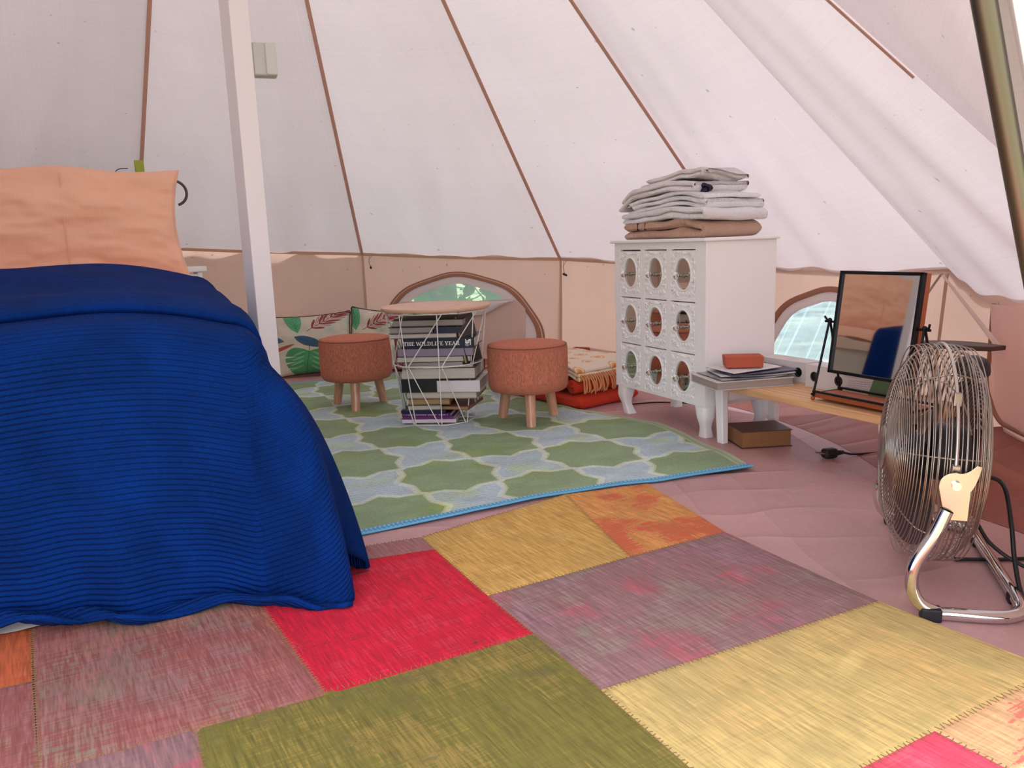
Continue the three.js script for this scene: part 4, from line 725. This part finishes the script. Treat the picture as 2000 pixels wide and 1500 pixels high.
  const glass = phys('#f6f6f4', 0.04, { transmission: 1, thickness: 0.01, ior: 1.5 }), brassy = mat('#9a9488', 0.25, { metalness: 1 });
  ys.forEach((y, r) => xs.forEach((x, c) => {
    const dwr = part('drawer', plateG, whitePaint, t); dwr.position.set(x, y - 0.0022 - (r === 0 && c === 0 ? 0.0015 : 0), zf + 0.0015 - 0.0004 * ((r * 3 + c) % 3));
    dwr.rotation.y = (((r * 5 + c * 7) % 5) - 2) * 0.006; dwr.rotation.x = (((r * 3 + c * 4) % 3) - 1) * 0.005;
    part('carving', carveG, whitePaint, dwr); part('mirror_rim', rimG, whitePaint, dwr);
    const m = part('mirror', mirG, mirrorM, dwr); m.position.z = -0.0052; part('drawer_back', boxG, whitePaint, dwr);
    const k = part('knob', knobG, glass, dwr); k.scale.setScalar(1.25); k.position.set(0, -0.004, 0.004); const s = part('knob_collar', collarG, brassy, dwr); s.position.set(0, -0.004, 0.001);
  }));
}

// ------------------------------------------------------------------ towels on the chest
{
  const fl = tex(512, 512, (u, v) => 255 * (0.5 * fbm(u, v, 90, 2, 3) + 0.5 * hash(u * 512 | 0, v * 512 | 0, 8)), { srgb: false });
  const terry = (c, s = 3) => phys(c, 1, { bumpMap: rep(fl, s, s), bumpScale: 0.006, sheen: 0.4, sheenRoughness: 0.6 });
  const G = 'folded towels on the white chest', y0 = 0.6722;
  const sag = (seed, drop, lump) => (x, y, z) => { const e = smooth(0.1, 0.25, Math.abs(x)), k = fbm(x * 2 + 0.5, z * 2 + 0.5, 4, 3, seed) - 0.5; return [x + 0.012 * k + 0.004 * Math.sin(z * 30 + seed), y + lump * Math.exp(-(((x - 0.06) / 0.09) ** 2)) * (0.6 + 0.4 * Math.cos(z * 7)) - drop * e * (x < 0 ? 1 : 0.6) + 0.012 * k, z + 0.015 * (fbm(x * 2 + 3.5, y * 9 + 0.5, 4, 2, seed + 4) - 0.5)]; };
  const put = (label, x, y, z, turn, geo, m, name = 'towel') => { const p = dAt(x, y, z), t = thing(name, label, 'towel', p, DR.turn + turn, G); part('cloth', geo, m, t); return t; };
  const tan = put('tan bath towel with a narrow striped band, lowest of the folded towels on the chest', 0.0, y0, 0.01, 0.02, folded({ puff: 0.4, w: 0.45, d: 0.25, layers: 2, th: 0.029, gap: 0.002, first: 1, nz: 18, bend: (x, y, z) => { const q = sag(3, 0, 0)(x, y, z), top = smooth(0.02, 0.04, y); return [q[0], Math.max(0.001 + y * 0.2, q[1] + top * (0.012 * Math.exp(-(((x - 0.1) / 0.06) ** 2)) - 0.006 * smooth(0.15, 0.22, x))), q[2]]; } }), terry('#cda792'));
  part('stripe', [box(0.003, 0.026, 0.246, -0.135, 0.046, 0.004, 0.001), box(0.003, 0.026, 0.246, -0.09, 0.046, 0.004, 0.001)], mat('#33272a', 0.9), tan);
  put('white towel lying straight on the tan towel, slumped at its left end', -0.005, y0 + 0.061, 0.0, -0.03, folded({ puff: 0.4, w: 0.5, d: 0.27, layers: 2, th: 0.019, gap: 0.0015, nz: 20, first: 1, bend: sag(9, 0.008, 0.012) }), terry('#faf7f9'));
  put('thick white towel in several soft folds, in the middle of the stack on the chest', 0.012, y0 + 0.1, -0.002, 0.03, folded({ puff: 0.4, w: 0.46, d: 0.25, layers: 3, th: 0.016, gap: 0.001, nz: 20, first: 1, stagger: 0.05, bend: sag(15, 0.016, 0.014) }), terry('#fbf8fa'));
  put('white towel hanging over at its left end near the top of the stack', -0.05, y0 + 0.15, 0.004, 0.05, folded({ puff: 0.4, w: 0.44, d: 0.24, layers: 2, th: 0.017, gap: 0.001, nz: 20, first: 1, stagger: 0.03, bend: (x, y, z) => { const q = sag(22, 0.0, 0.012)(x, y, z); const e = smooth(-0.1, -0.22, x); return [q[0], q[1] - 0.045 * e * e, q[2]]; } }), terry('#f6f0f1'));
  put('crumpled cream towel topmost on the stack of towels', 0.0, y0 + 0.184, -0.01, 0.1, folded({ puff: 0.4, w: 0.34, d: 0.2, layers: 2, th: 0.014, gap: 0.001, nz: 18, first: 1, stagger: 0.05, bend: (x, y, z) => { const q = sag(31, 0.012, 0.022)(x, y, z); return [q[0], q[1] + 0.008 * Math.sin(x * 40 + z * 22) * smooth(0, 0.12, x), q[2]]; } }), terry('#f3ebe9'));
  const p = dAt(0.16, y0 + 0.163, 0.075), b = thing('hair_clip', 'small dark blue knotted thing tucked in the side of the white towels', 'hair clip', p, DR.turn + 0.4);
  const g = new THREE.TorusKnotGeometry(0.011, 0.0055, 60, 8, 2, 3); g.scale(1.7, 0.9, 0.9); part('knot', g, mat('#1d1a38', 0.5), b);
}

// ------------------------------------------------------------------ bench and what stands on it
const BN = { turn: -64 * R, F: V(0.64, 0, -2.595), y: 0.205 };
const bAt = (x, y, z) => { const c = Math.cos(BN.turn), s = Math.sin(BN.turn); return [BN.F.x + x * c + z * s, y, BN.F.z - x * s + z * c]; };
const pine = tex(1024, 256, (u, v) => { const w = v + 0.03 * Math.sin(u * 6.28) + 0.06 * fbm(u, v, 2, 2, 8), g = 0.5 + 0.5 * Math.sin(w * 70 + 6 * fbm(u, v, 3, 2, 4)), f = vn(u * 14, v * 200, 14, 200, 3), k = 0.86 + 0.12 * g + 0.08 * f; return [228 * k, 178 * k, 128 * k]; });
{
  const t = thing('bench', 'low bench of a pine plank on white legs beside the white chest', 'bench', bAt(0, 0, 0), BN.turn);
  part('plank', box(0.71, 0.022, 0.3, 0.385, BN.y - 0.011, -0.15, 0.002), phys('#ffffff', 0.45, { map: rep(pine, 1.1, 3.3) }), t);
  const lg = (x, z, tx, tz) => { const g = new RoundedBoxGeometry(0.036, 0.183, 0.028, 2, 0.004); const p = g.attributes.position; for (let i = 0; i < p.count; i++) { const f = (0.0915 - p.getY(i)) / 0.183; p.setX(i, p.getX(i) * (1 - 0.18 * f) + tx * f); p.setZ(i, p.getZ(i) * (1 - 0.18 * f) + tz * f); } g.computeVertexNormals(); g.translate(x, 0.0915, z); return g; };
  for (const [x, z, tx, tz] of [[0.056, -0.03, 0.022, 0.012], [0.056, -0.262, -0.008, -0.008], [0.69, -0.03, 0.022, 0.012], [0.69, -0.262, 0.02, -0.008]]) part('leg', lg(x, z, tx, tz), whitePaint, t);
  part('apron', box(0.022, 0.045, 0.22, 0.056, 0.16, -0.146, 0.002), whitePaint, t); part('apron', box(0.022, 0.045, 0.22, 0.69, 0.16, -0.146, 0.002), whitePaint, t);
}
{
  const top = BN.y + 0.0005, bturn = BN.turn;
  const wht = phys('#d9d4d2', 0.4, { clearcoat: 0.3 });
  const b1 = [0.741, top, -2.504]; book('large flat grey-white art book lying on the left end of the bench', b1, 0.265, 0.026, 0.19, 0.2, mat('#cfc7c2', 0.35), pagesGrey, 'back');
  const pr = tex(128, 128, (u, v) => { const k = fbm(u, v, 4, 3, 8); return [lerp(90, 220, k), lerp(90, 210, k), lerp(100, 205, k)]; });
  const mag = (label, x, z, turn, y, w, d, col, seed) => {
    const q = [b1[0] + x, y, b1[2] + z], t = thing('magazine', label, 'magazine', q, turn, 'magazines on the art book');
    part('pages', shell(12, 12, (u, v) => [(u - 0.5) * w, 0.004 + 0.004 * Math.pow(Math.max(0, u - 0.5) * 2, 2) + 0.001 * Math.sin(u * 5 + v * 3 + seed), (0.5 - v) * d], (u, v) => [u, v], 0.0032), col, t); return t;
  };
  mag('grey printed magazine under the terracotta block', 0.0, -0.004, 0.22, top + 0.0265, 0.225, 0.175, mat('#ffffff', 0.35, { map: pr }), 1);
  mag('pale magazine fanned out to the right under the terracotta block', 0.03, -0.02, 0.05, top + 0.0325, 0.24, 0.17, mat('#d5d2d6', 0.35), 2);
  mag('dark-covered magazine sliding off to the right on the art book', 0.04, -0.01, 0.16, top + 0.0395, 0.22, 0.16, mat('#5a5a6c', 0.4), 4);
  mag('white leaflet topmost on the magazines', 0.01, -0.01, 0.4, top + 0.0465, 0.19, 0.14, mat('#e2dcdc', 0.4), 5);
  const tp = [b1[0] + 0.005, top + 0.0545, b1[2] - 0.005], bl = thing('clay_block', 'terracotta coloured block resting on the magazines at the bench end', 'block', tp, -0.1);
  const ct = tex(256, 256, (u, v) => { const k = 1 + (fbm(u, v, 40, 3, 4) - 0.5) * 0.2; return [184 * k, 88 * k, 64 * k]; });
  const g = new RoundedBoxGeometry(0.118, 0.036, 0.07, 3, 0.003); const pp = g.attributes.position; for (let i = 0; i < pp.count; i++) { const f = pp.getY(i) / 0.036 + 0.5; pp.setX(i, pp.getX(i) * lerp(0.97, 1.02, f)); } g.translate(0, 0.018, 0); part('body', g, mat('#ffffff', 0.8, { map: ct }), bl);
  // white file boxes with round black finger holes
  const file = (label, x, z, turn, w, h, holes) => {
    const t = thing('file_box', label, 'file box', bAt(x, top, z), bturn + turn, 'white file boxes at the back of the bench'), d = 0.07;
    const s = new THREE.Shape([[-w / 2, 0], [w / 2, 0], [w / 2, h], [-w / 2, h]].map(([a, b]) => new THREE.Vector2(a, b)));
    for (const hx of holes) { const p = new THREE.Path(); p.absellipse(hx, h * 0.52, 0.0135, 0.0135, 0, 6.2832, true); s.holes.push(p); }
    part('front', extrude(s, 0.003, 0.0004, 24).translate(0, 0, -0.003), wht, t);
    part('body', [box(w, 0.002, d, 0, 0.001, -d / 2 - 0.004, 0.0005), box(0.002, h, d, -w / 2 + 0.001, h / 2, -d / 2 - 0.004, 0.0005), box(0.002, h, d, w / 2 - 0.001, h / 2, -d / 2 - 0.004, 0.0005), box(w, h, 0.002, 0, h / 2, -d - 0.004, 0.0005)], wht, t);
    part('lid', box(w + 0.002, 0.003, d + 0.004, 0, h + 0.0019, -d / 2 - 0.003, 0.001), wht, t);
    for (const hx of holes) part('finger_ring', lathe([[0.0095, -0.005], [0.0135, -0.004], [0.0155, 0.0006], [0.013, 0.0018], [0.0095, 0.0004], [0.0095, -0.005]], 32).rotateX(Math.PI / 2).translate(hx, h * 0.52, 0), blackPl, t, 'black plastic ring');
    return t;
  };
  file('white file box with one black finger hole, behind the art book', 0.15, -0.2, 0.02, 0.2, 0.062, [-0.075, 0.07]);
  file('white file box with two black finger holes, left of the black mirror', 0.365, -0.168, -0.03, 0.17, 0.066, [-0.05, 0.045]);
  const cardT = canvasTex(256, 256, (c, w, h) => { c.fillStyle = '#cfc3bf'; c.fillRect(0, 0, w, h); c.fillStyle = '#9a8f92'; const q = rng(5); for (let r = 0; r < 7; r++) { let x = 20; while (x < 210) { const l = 8 + q() * 26; if (r !== 3) c.fillRect(x, 26 + r * 20, l, 5); x += l + 6; } } });
  const cd = thing('info_card', 'white card with small printed lines standing behind the mirror foot', 'card', bAt(0.49, top, -0.165), bturn + 0.35); { const q = new THREE.BoxGeometry(0.085, 0.075, 0.001); q.rotateX(-0.12); q.translate(0, 0.0375, 0); part('paper', q, mat('#ffffff', 0.7, { map: cardT }), cd); }
  const cg = thing('green_card', 'green printed card leaning behind the white card on the bench', 'card', bAt(0.555, top, -0.18), bturn + 0.1); { const q = new THREE.BoxGeometry(0.09, 0.085, 0.001); q.rotateX(-0.18); q.translate(0, 0.042, 0); part('paper', q, mat('#5f7a55', 0.7), cg); }
  // standing mirror
  {
    const t = thing('table_mirror', 'square mirror in a black metal frame swivelling on a wooden-footed stand on the bench', 'mirror', bAt(0.6, top, -0.075), bturn);
    const hw = 0.128, H = 0.285, cy = 0.222, tl = -0.13, black = mat('#1c1a20', 0.4, { metalness: 0.6 }), wd = mat('#a8562c', 0.45);
    const tilt = (g) => { g.rotateX(tl); g.translate(0, cy, 0); return g; };
    const bar = 0.0085;
    part('frame', [box(hw * 2, bar, 0.016, 0, H / 2 - bar / 2, 0, 0.001), box(hw * 2, bar, 0.016, 0, -H / 2 + bar / 2, 0, 0.001), box(bar, H, 0.016, -hw + bar / 2, 0, 0, 0.001), box(bar, H, 0.016, hw - bar / 2, 0, 0, 0.001)].map(tilt), black, t);
    part('wood_back', tilt(box(hw * 2 - 0.001, H - 0.001, 0.018, 0, 0, -0.0165, 0.001)), wd, t, 'orange-brown wooden back of the mirror');
    const q = new THREE.PlaneGeometry(hw * 2 - bar * 2 + 0.002, H - bar * 2 + 0.002); q.translate(0, 0, 0.0015); part('glass', tilt(q), mirrorM, t);
    part('foot_board', box(0.31, 0.012, 0.09, 0, 0.014, 0, 0.002), wd, t, 'wooden foot board');
    const px = hw + 0.02;
    for (const s of [-1, 1]) {
      part('post', [rod([s * px, 0.23, 0], [s * (px + 0.006), 0.012, 0.05], 0.0034), rod([s * px, 0.23, 0], [s * (px + 0.006), 0.012, -0.06], 0.0034)], black, t);
      part('foot_bar', rod([s * (px + 0.006), 0.018, 0.055], [s * (px + 0.006), 0.018, -0.065], 0.0038), black, t);
      part('foot', new THREE.SphereGeometry(0.006, 12, 8).translate(s * (px + 0.006), 0.006, 0.05), wd, t);
      part('pivot', [rod([s * (hw - 0.002), 0.222, 0], [s * (px + 0.016), 0.222, 0], 0.0035), new THREE.SphereGeometry(0.0065, 12, 8).translate(s * px, 0.226, 0), rod([s * (px + 0.008), 0.222, -0.003], [s * (px + 0.016), 0.237, 0.004], 0.003)], black, t);
    }
    part('foot_rail', rod([-px - 0.006, 0.026, 0.05], [px + 0.006, 0.026, 0.05], 0.0038), black, t);
    part('back_rail', rod([-px - 0.006, 0.026, -0.05], [px + 0.006, 0.026, -0.05], 0.0038), black, t);
  }
  // dark things at the far end, behind the fan
  const l = thing('lamp', 'black pedestal lamp with a rounded cap standing on the floor behind the fan', 'lamp', [1.205, 0.035, -2.03], 0.3);
  part('base', lathe([[0, 0], [0.05, 0], [0.052, 0.008], [0.03, 0.018], [0, 0.018]], 28), mat('#242326', 0.5), l);
  part('body', box(0.056, 0.225, 0.05, 0, 0.13, 0, 0.012), mat('#242326', 0.5), l);
  part('neck', lathe([[0, 0.24], [0.018, 0.24], [0.018, 0.262], [0, 0.262]], 20), mat('#55504d', 0.4), l);
  part('head', lathe([[0, 0.258], [0.038, 0.258], [0.042, 0.262], [0.043, 0.272], [0.041, 0.288], [0.034, 0.302], [0.018, 0.31], [0, 0.311]], 32), mat('#2a2a2d', 0.42), l);
  const S = on(98.9, RW - 0.04, 0.52), tray = thing('hanging_tray', 'thin dark brown tray hanging by a strap from the tent seam above the lantern', 'tray', [1.235, 0.362, -2.14], -0.25);
  const ts = new THREE.Shape(); ts.moveTo(-0.095, -0.02); ts.quadraticCurveTo(0, -0.07, 0.06, -0.045); ts.lineTo(0.108, 0.0); ts.lineTo(0.06, 0.045); ts.quadraticCurveTo(0, 0.06, -0.095, 0.03); ts.closePath();
  part('board', extrude(ts, 0.009, 0.002, 12).rotateX(Math.PI / 2).rotateZ(-0.06), mat('#4a3028', 0.5), tray);
  const e = V(S.x - 1.235, S.y - 0.362, S.z + 2.14).applyAxisAngle(V(0, 1, 0), 0.25);
  part('strap', shell(1, 12, (u, v) => V(0.093, -0.008, 0).lerp(e, v).add(V((u - 0.5) * lerp(0.016, 0.008, v), 0, (u - 0.5) * 0.006)), null, 0.0015), wallM, tray);
}
// old book under the bench
{
  book('thick old tan book lying on the floor under the bench', [0.806, 0.0012, -2.522], 0.17, 0.055, 0.135, 0.1, mat('#5d3a30', 0.5), mat('#b8875c', 0.85, { map: rep(pageTex, 1, 12) }), 'back');
}

// ------------------------------------------------------------------ orange fleece and fringed throw
{
  const turn = Math.atan2(-0.8, 0.6), K = V(0.264, 0, -3.108), c = K.clone().add(V(-0.6 * 0.3 + 0.8 * 0.17, 0, -0.8 * 0.3 - 0.6 * 0.17));
  const fl = tex(256, 256, (u, v) => 255 * (0.6 * fbm(u, v, 40, 3, 3) + 0.4 * hash(u * 256 | 0, v * 256 | 0, 8)), { srgb: false });
  const om = phys('#cf3a1e', 0.95, { bumpMap: rep(fl, 5, 5), bumpScale: 0.002, sheen: 0.5, sheenRoughness: 0.5, sheenColor: new THREE.Color('#ff8050') });
  const t = thing('fleece_blanket', 'bright orange fleece blanket folded and rolled on the floor behind the right stool', 'blanket', [c.x, 0.001, c.z], turn);
  const soft = (x, y, z) => { const k = fbm(x * 2 + 0.5, z * 2 + 0.5, 4, 3, 44) - 0.5; return [x + 0.02 * k, Math.max(0.001, y + 0.014 * k * Math.min(1, y * 30)), z + 0.014 * (fbm(x * 2 + 4.5, y * 8 + 0.5, 4, 2, 51) - 0.5)]; };
  part('fold', folded({ w: 0.62, d: 0.34, layers: 1, th: 0.058, nz: 14, bend: soft }), om, t);
  const sp = []; for (let k = 0; k <= 60; k++) { const f = k / 60, a = f * Math.PI * 5, r = 0.004 + 0.026 * f; sp.push([0.255 - 0.0 + Math.cos(a) * r, 0.09 + Math.sin(a) * r * 0.9]); }
  for (let k = 1; k <= 14; k++) sp.push([lerp(sp[60][0], -0.3, k / 14), lerp(sp[60][1], 0.068, k / 14)]);
  const roll = (() => { const th = 0.011, n = sp.length, P = [], id = [], nz = 14; for (let j = 0; j <= nz; j++) for (let s = 0; s < 2; s++) for (let i = 0; i < n; i++) { const a = sp[Math.max(0, i - 1)], b = sp[Math.min(n - 1, i + 1)], L = Math.hypot(b[0] - a[0], b[1] - a[1]) || 1, o = (s ? -1 : 1) * th / 2; P.push(...soft(sp[i][0] - (b[1] - a[1]) / L * o, sp[i][1] + (b[0] - a[0]) / L * o, (j / nz - 0.5) * 0.33)); }
    for (let j = 0; j < nz; j++) for (let i = 0; i < n - 1; i++) for (let s = 0; s < 2; s++) { const a = (j * 2 + s) * n + i, b = a + 1, c2 = a + 2 * n, d = c2 + 1; id.push(a, c2, b, b, c2, d); }
    for (const j of [0, nz]) for (let i = 0; i < n - 1; i++) { const a = j * 2 * n + i, b = a + 1, c2 = a + n, d = c2 + 1; id.push(a, b, c2, b, d, c2); }
    const g = new THREE.BufferGeometry(); g.setAttribute('position', new THREE.Float32BufferAttribute(P, 3)); g.setIndex(id); g.computeVertexNormals(); return g; })();
  part('roll', roll, om, t);
  const dk = thing('dark_cloth', 'dark blue cloth squeezed between the orange fleece and the fringed throw', 'cloth', [c.x - 0.02, 0.124, c.z], turn);
  part('cloth', folded({ w: 0.44, d: 0.27, layers: 1, th: 0.014, nz: 12, bend: soft }), mat('#2a2338', 0.95), dk);
  const tt = canvasTex(512, 512, (q, w, h) => { q.fillStyle = '#e8d6c2'; q.fillRect(0, 0, w, h); const z = rng(8); for (let i = 0; i < 16; i++) { const x = (i % 4 + 0.5 + (Math.floor(i / 4) % 2) * 0.5) * w / 4, y = (Math.floor(i / 4) + 0.5) * h / 4; q.fillStyle = 'rgba(226,160,90,0.75)'; q.beginPath(); q.ellipse(x, y, 40, 40, 0, 0, 7); q.fill(); q.strokeStyle = '#f0dcc0'; q.lineWidth = 7; q.beginPath(); q.ellipse(x, y, 26, 26, 0, 0, 7); q.stroke(); q.fillStyle = '#dd8f58'; q.beginPath(); q.ellipse(x, y, 12, 12, 0, 0, 7); q.fill(); } q.fillStyle = 'rgba(214,140,84,0.5)'; for (let i = 0; i < 90; i++) q.fillRect(z() * w, z() * h, 16 * z(), 3); });
  const th = thing('throw', 'cream throw with orange roundels and a fringe, folded on top of the orange fleece', 'throw', [c.x + 0.01, 0.139, c.z - 0.005], turn + 0.04);
  const tm = mat('#ffffff', 0.9, { map: rep(tt, 2.4, 2.4), bumpMap: rep(fl, 6, 6), bumpScale: 0.0015 });
  const tb = (x, y, z) => { const q = soft(x, y, z), e = smooth(0.16, 0.3, x); return [q[0], q[1] - 0.03 * e * e, q[2]]; };
  part('cloth', folded({ w: 0.58, d: 0.36, layers: 3, th: 0.014, gap: 0.0015, nz: 16, stagger: 0.04, bend: tb }), tm, th);
  const fr = [], q = rng(12); for (let k = 0; k < 26; k++) { const z = -0.17 + k * 0.0136, x = 0.285 + 0.006 * q(); for (let j = 0; j < 2; j++) fr.push(tube([[x - 0.01, 0.0, z], [x + 0.012, -0.012, z + 0.004 * (q() - 0.5)], [x + 0.02 + 0.01 * q(), -0.04 - 0.012 * q(), z + 0.014 * (q() - 0.5)], [x + 0.012 + 0.016 * q(), -0.062 - 0.014 * q(), z + 0.02 * (q() - 0.5)]], 0.0032, 10, 5)); }
  const fp = part('fringe', fr, mat('#d48a5c', 0.95), th); fp.userData.kind = 'stuff';
}

// ------------------------------------------------------------------ floor fan
{
  const turn = Math.atan2(-0.948, -0.319), C = V(0.828, 0.243, -1.512);
  const t = thing('floor_fan', 'chrome wire-cage floor fan with tubular base facing left beside the rug', 'fan', [C.x, 0, C.z], turn);
  const wire = mat('#b5aca2', 0.3, { metalness: 1 }), hub = C.y, RR = 0.213, tilt = -0.05, T = (g) => { g.rotateX(tilt); g.translate(0, hub, 0); return g; };
  const prof = (r, front) => { const f = r / RR; return front ? 0.088 * Math.pow(1 - Math.pow(f, 3.2), 0.55) : -0.078 * Math.pow(1 - Math.pow(f, 4.5), 0.5); };
  const grille = (front, n, r0) => {
    const g = []; for (let k = 0; k < n; k++) { const f = k / (n - 1), r = lerp(r0, RR - 0.002, Math.pow(f, 0.85)); g.push(new THREE.TorusGeometry(r, 0.00115, 5, 96).translate(0, 0, prof(r, front))); }
    // close rings down the rim, parallel to the centre ring
    for (let k = 1; k < 7; k++) { const z = (front ? 1 : -1) * k * 0.0085, r = RR * (1 - 0.0035 * k * k * 0.25); g.push(new THREE.TorusGeometry(r, 0.00115, 5, 96).translate(0, 0, z)); }
    return g;
  };
  const spokes = (front, n, r0) => { const g = []; for (let k = 0; k < n; k++) { const a = (k / n + 0.03) * Math.PI * 2; g.push(tube(Array.from({ length: 12 }, (_, i) => { const r = lerp(r0, RR, i / 11); return V(Math.cos(a) * r, Math.sin(a) * r, prof(r, front) - (front ? 0.002 : -0.002)); }), 0.0017, 24, 5)); } return g; };
  const fg = part('front_grille', T(merge(grille(true, 26, 0.045))), wire, t); part('spokes', T(merge(spokes(true, 8, 0.03))), wire, fg);
  part('badge', T(lathe([[0, 0.004], [0.03, 0.0035], [0.042, 0.001], [0.045, -0.003], [0, -0.003]], 40).rotateX(Math.PI / 2).translate(0, 0, 0.09)), mat('#b9b4b0', 0.25, { metalness: 1 }), fg);
  const rg = part('rear_grille', T(merge(grille(false, 20, 0.06))), wire, t); part('spokes', T(merge(spokes(false, 8, 0.05))), wire, rg);
  part('rim', T(new THREE.TorusGeometry(RR + 0.001, 0.0034, 8, 120)), mat('#d0cac2', 0.25, { metalness: 1 }), t);
  for (const a of [0.7, 0.09]) part('clip', T(box(0.012, 0.024, 0.014, (RR + 0.002) * Math.cos(a), RR * Math.sin(a), 0, 0.002)), wire, t);
  part('motor', T(lathe([[0, -0.062], [0.05, -0.06], [0.056, -0.05], [0.056, 0.0], [0.05, 0.006], [0, 0.006]], 36).rotateX(Math.PI / 2)), mat('#1d1d26', 0.4), t);
  part('blade_hub', T(lathe([[0, 0.045], [0.02, 0.043], [0.032, 0.034], [0.034, 0.008], [0, 0.008]], 32).rotateX(Math.PI / 2)), mat('#2a2a30', 0.35), t);
  for (let k = 0; k < 3; k++) {
    const g = shell(12, 14, (u, v) => { const r = lerp(0.03, 0.188, v), wd = lerp(0.5, 0.62, Math.sin(v * Math.PI * 0.9)), a = (u - 0.5) * wd * 2 + 0.35 * v; return [Math.cos(a) * r, Math.sin(a) * r, 0.026 - (u - 0.5) * lerp(0.05, 0.036, v)]; }, null, 0.0012);
    g.rotateZ(k * 2.0944 + 0.5); part('blade', T(g), mat('#4a4852', 0.3, { metalness: 0.8 }), t);
  }
  // base: one bent tube from pivot to pivot
  const base = []; for (const s of [1, -1]) { const q = [[s * 0.232, hub - 0.045, 0.012], [s * 0.236, hub - 0.09, 0.03], [s * 0.24, 0.1, 0.057], [s * 0.243, 0.06, 0.062], [s * 0.244, 0.028, 0.048], [s * 0.244, 0.0135, 0.02], [s * 0.242, 0.0125, 0.0], [s * 0.238, 0.0125, -0.06], [s * 0.225, 0.0125, -0.1], [s * 0.19, 0.0125, -0.122], [s * 0.1, 0.0125, -0.126]]; base.push(...(s > 0 ? q : q.reverse())); }
  part('base_tube', tube(base, 0.0115, 220, 14), chrome, t);
  for (const s of [1, -1]) {
    const sh = new THREE.Shape(); sh.moveTo(-0.02, -0.062); sh.lineTo(0.014, -0.062); sh.lineTo(0.026, -0.005); sh.quadraticCurveTo(0.026, 0.02, 0.0, 0.022); sh.quadraticCurveTo(-0.014, 0.016, -0.03, 0.036); sh.lineTo(-0.037, 0.034); sh.quadraticCurveTo(-0.03, 0.0, -0.022, -0.01); sh.closePath();
    const g = extrude(sh, 0.002, 0.0005, 10); g.rotateY(s > 0 ? Math.PI / 2 : Math.PI / 2); const m2 = new THREE.Matrix4().makeScale(1, 1, -1); g.applyMatrix4(m2); g.translate(s * 0.229, hub, 0); const ix = g; flip(ix);
    part('bracket', g, mat('#cfc6ba', 0.22, { metalness: 1 }), t);
    part('bolt', rod([s * 0.205, hub, 0], [s * 0.238, hub, 0], 0.0075, 14), chrome, t);
    part('foot', box(0.026, 0.024, 0.034, s * 0.246, 0.012, 0.03, 0.004), mat('#16161c', 0.6), t);
    part('foot', box(0.024, 0.018, 0.03, s * 0.14, 0.009, -0.128, 0.004), mat('#16161c', 0.6), t);
  }
}
function flip(g) { const p = g.attributes.position, n = g.attributes.normal, u = g.attributes.uv; for (let i = 0; i < p.count; i += 3) for (const at of [p, n, u]) for (let c = 0; c < at.itemSize; c++) { const a = at.array[(i + 1) * at.itemSize + c]; at.array[(i + 1) * at.itemSize + c] = at.array[(i + 2) * at.itemSize + c]; at.array[(i + 2) * at.itemSize + c] = a; } }
// cables
{
  const y = 0.005, pg = thing('mains_plug', 'black mains plug lying on the floor left of the fan with its cable', 'plug', [0.956, 0, -2.312], 0.25);
  part('plug', [new RoundedBoxGeometry(0.046, 0.03, 0.032, 3, 0.01).translate(0.0, 0.016, 0), lathe([[0, 0], [0.009, 0], [0.006, 0.026], [0, 0.026]], 14).rotateZ(-Math.PI / 2).translate(0.022, 0.014, 0)], mat('#1a1518', 0.55), pg);
  part('pin', [rod([-0.02, 0.018, -0.009], [-0.04, 0.02, -0.011], 0.0024), rod([-0.02, 0.018, 0.009], [-0.04, 0.02, 0.008], 0.0024)], steel, pg);
  part('cord', tube([[0.045, 0.014, 0], [0.08, 0.006, 0.008], [0.16, y, 0.02], [0.24, y, 0.09], [0.26, y, 0.3], [0.2, y, 0.6]], 0.0035, 60, 8), mat('#1a1518', 0.55), pg);
  const c = thing('fan_cable', 'black cable looping from the back of the fan across the floor to the right', 'cable', [0.95, 0, -1.45]);
  part('cord', tube([[-0.035, 0.2, -0.03], [0.0, 0.18, -0.02], [-0.012, 0.12, 0.03], [-0.02, 0.06, 0.06], [-0.03, 0.014, 0.1], [-0.03, y, 0.13], [0.0, y, 0.155], [0.05, y, 0.16], [0.14, 0.03, 0.14], [0.3, y, 0.12]], 0.0042, 100, 8), blackPl, c);
  const c2 = thing('extension_cable', 'black cable running straight from under the fan out to the right', 'cable', [1.0, 0, -1.52]);
  part('cord', tube([[-0.1, y, -0.01], [0.0, y, 0.0], [0.12, y, -0.005], [0.4, y, -0.02]], 0.004, 40, 8), blackPl, c2);
  const c3 = thing('thin_cable', 'thin black cable slanting over the fan base towards the right edge', 'cable', [0.93, 0, -1.47]);
  part('cord', tube([[-0.02, 0.1, -0.01], [-0.01, 0.07, 0.02], [0.02, 0.045, 0.06], [0.07, 0.03, 0.1], [0.16, 0.02, 0.16], [0.24, y, 0.2]], 0.0038, 50, 8), blackPl, c3);
  const c4 = thing('floor_cable', 'thin dark cable on the floor behind the legs of the white chest', 'cable', [0.6, 0, -3.2]);
  part('cord', tube([[-0.12, y, 0.02], [0, y, 0], [0.12, y, 0.03], [0.3, y, 0.02]], 0.003, 30, 6), blackPl, c4);
}

scene.traverse((o) => { if (o.isMesh) o.castShadow = o.receiveShadow = true; });
renderer.render(scene, camera);
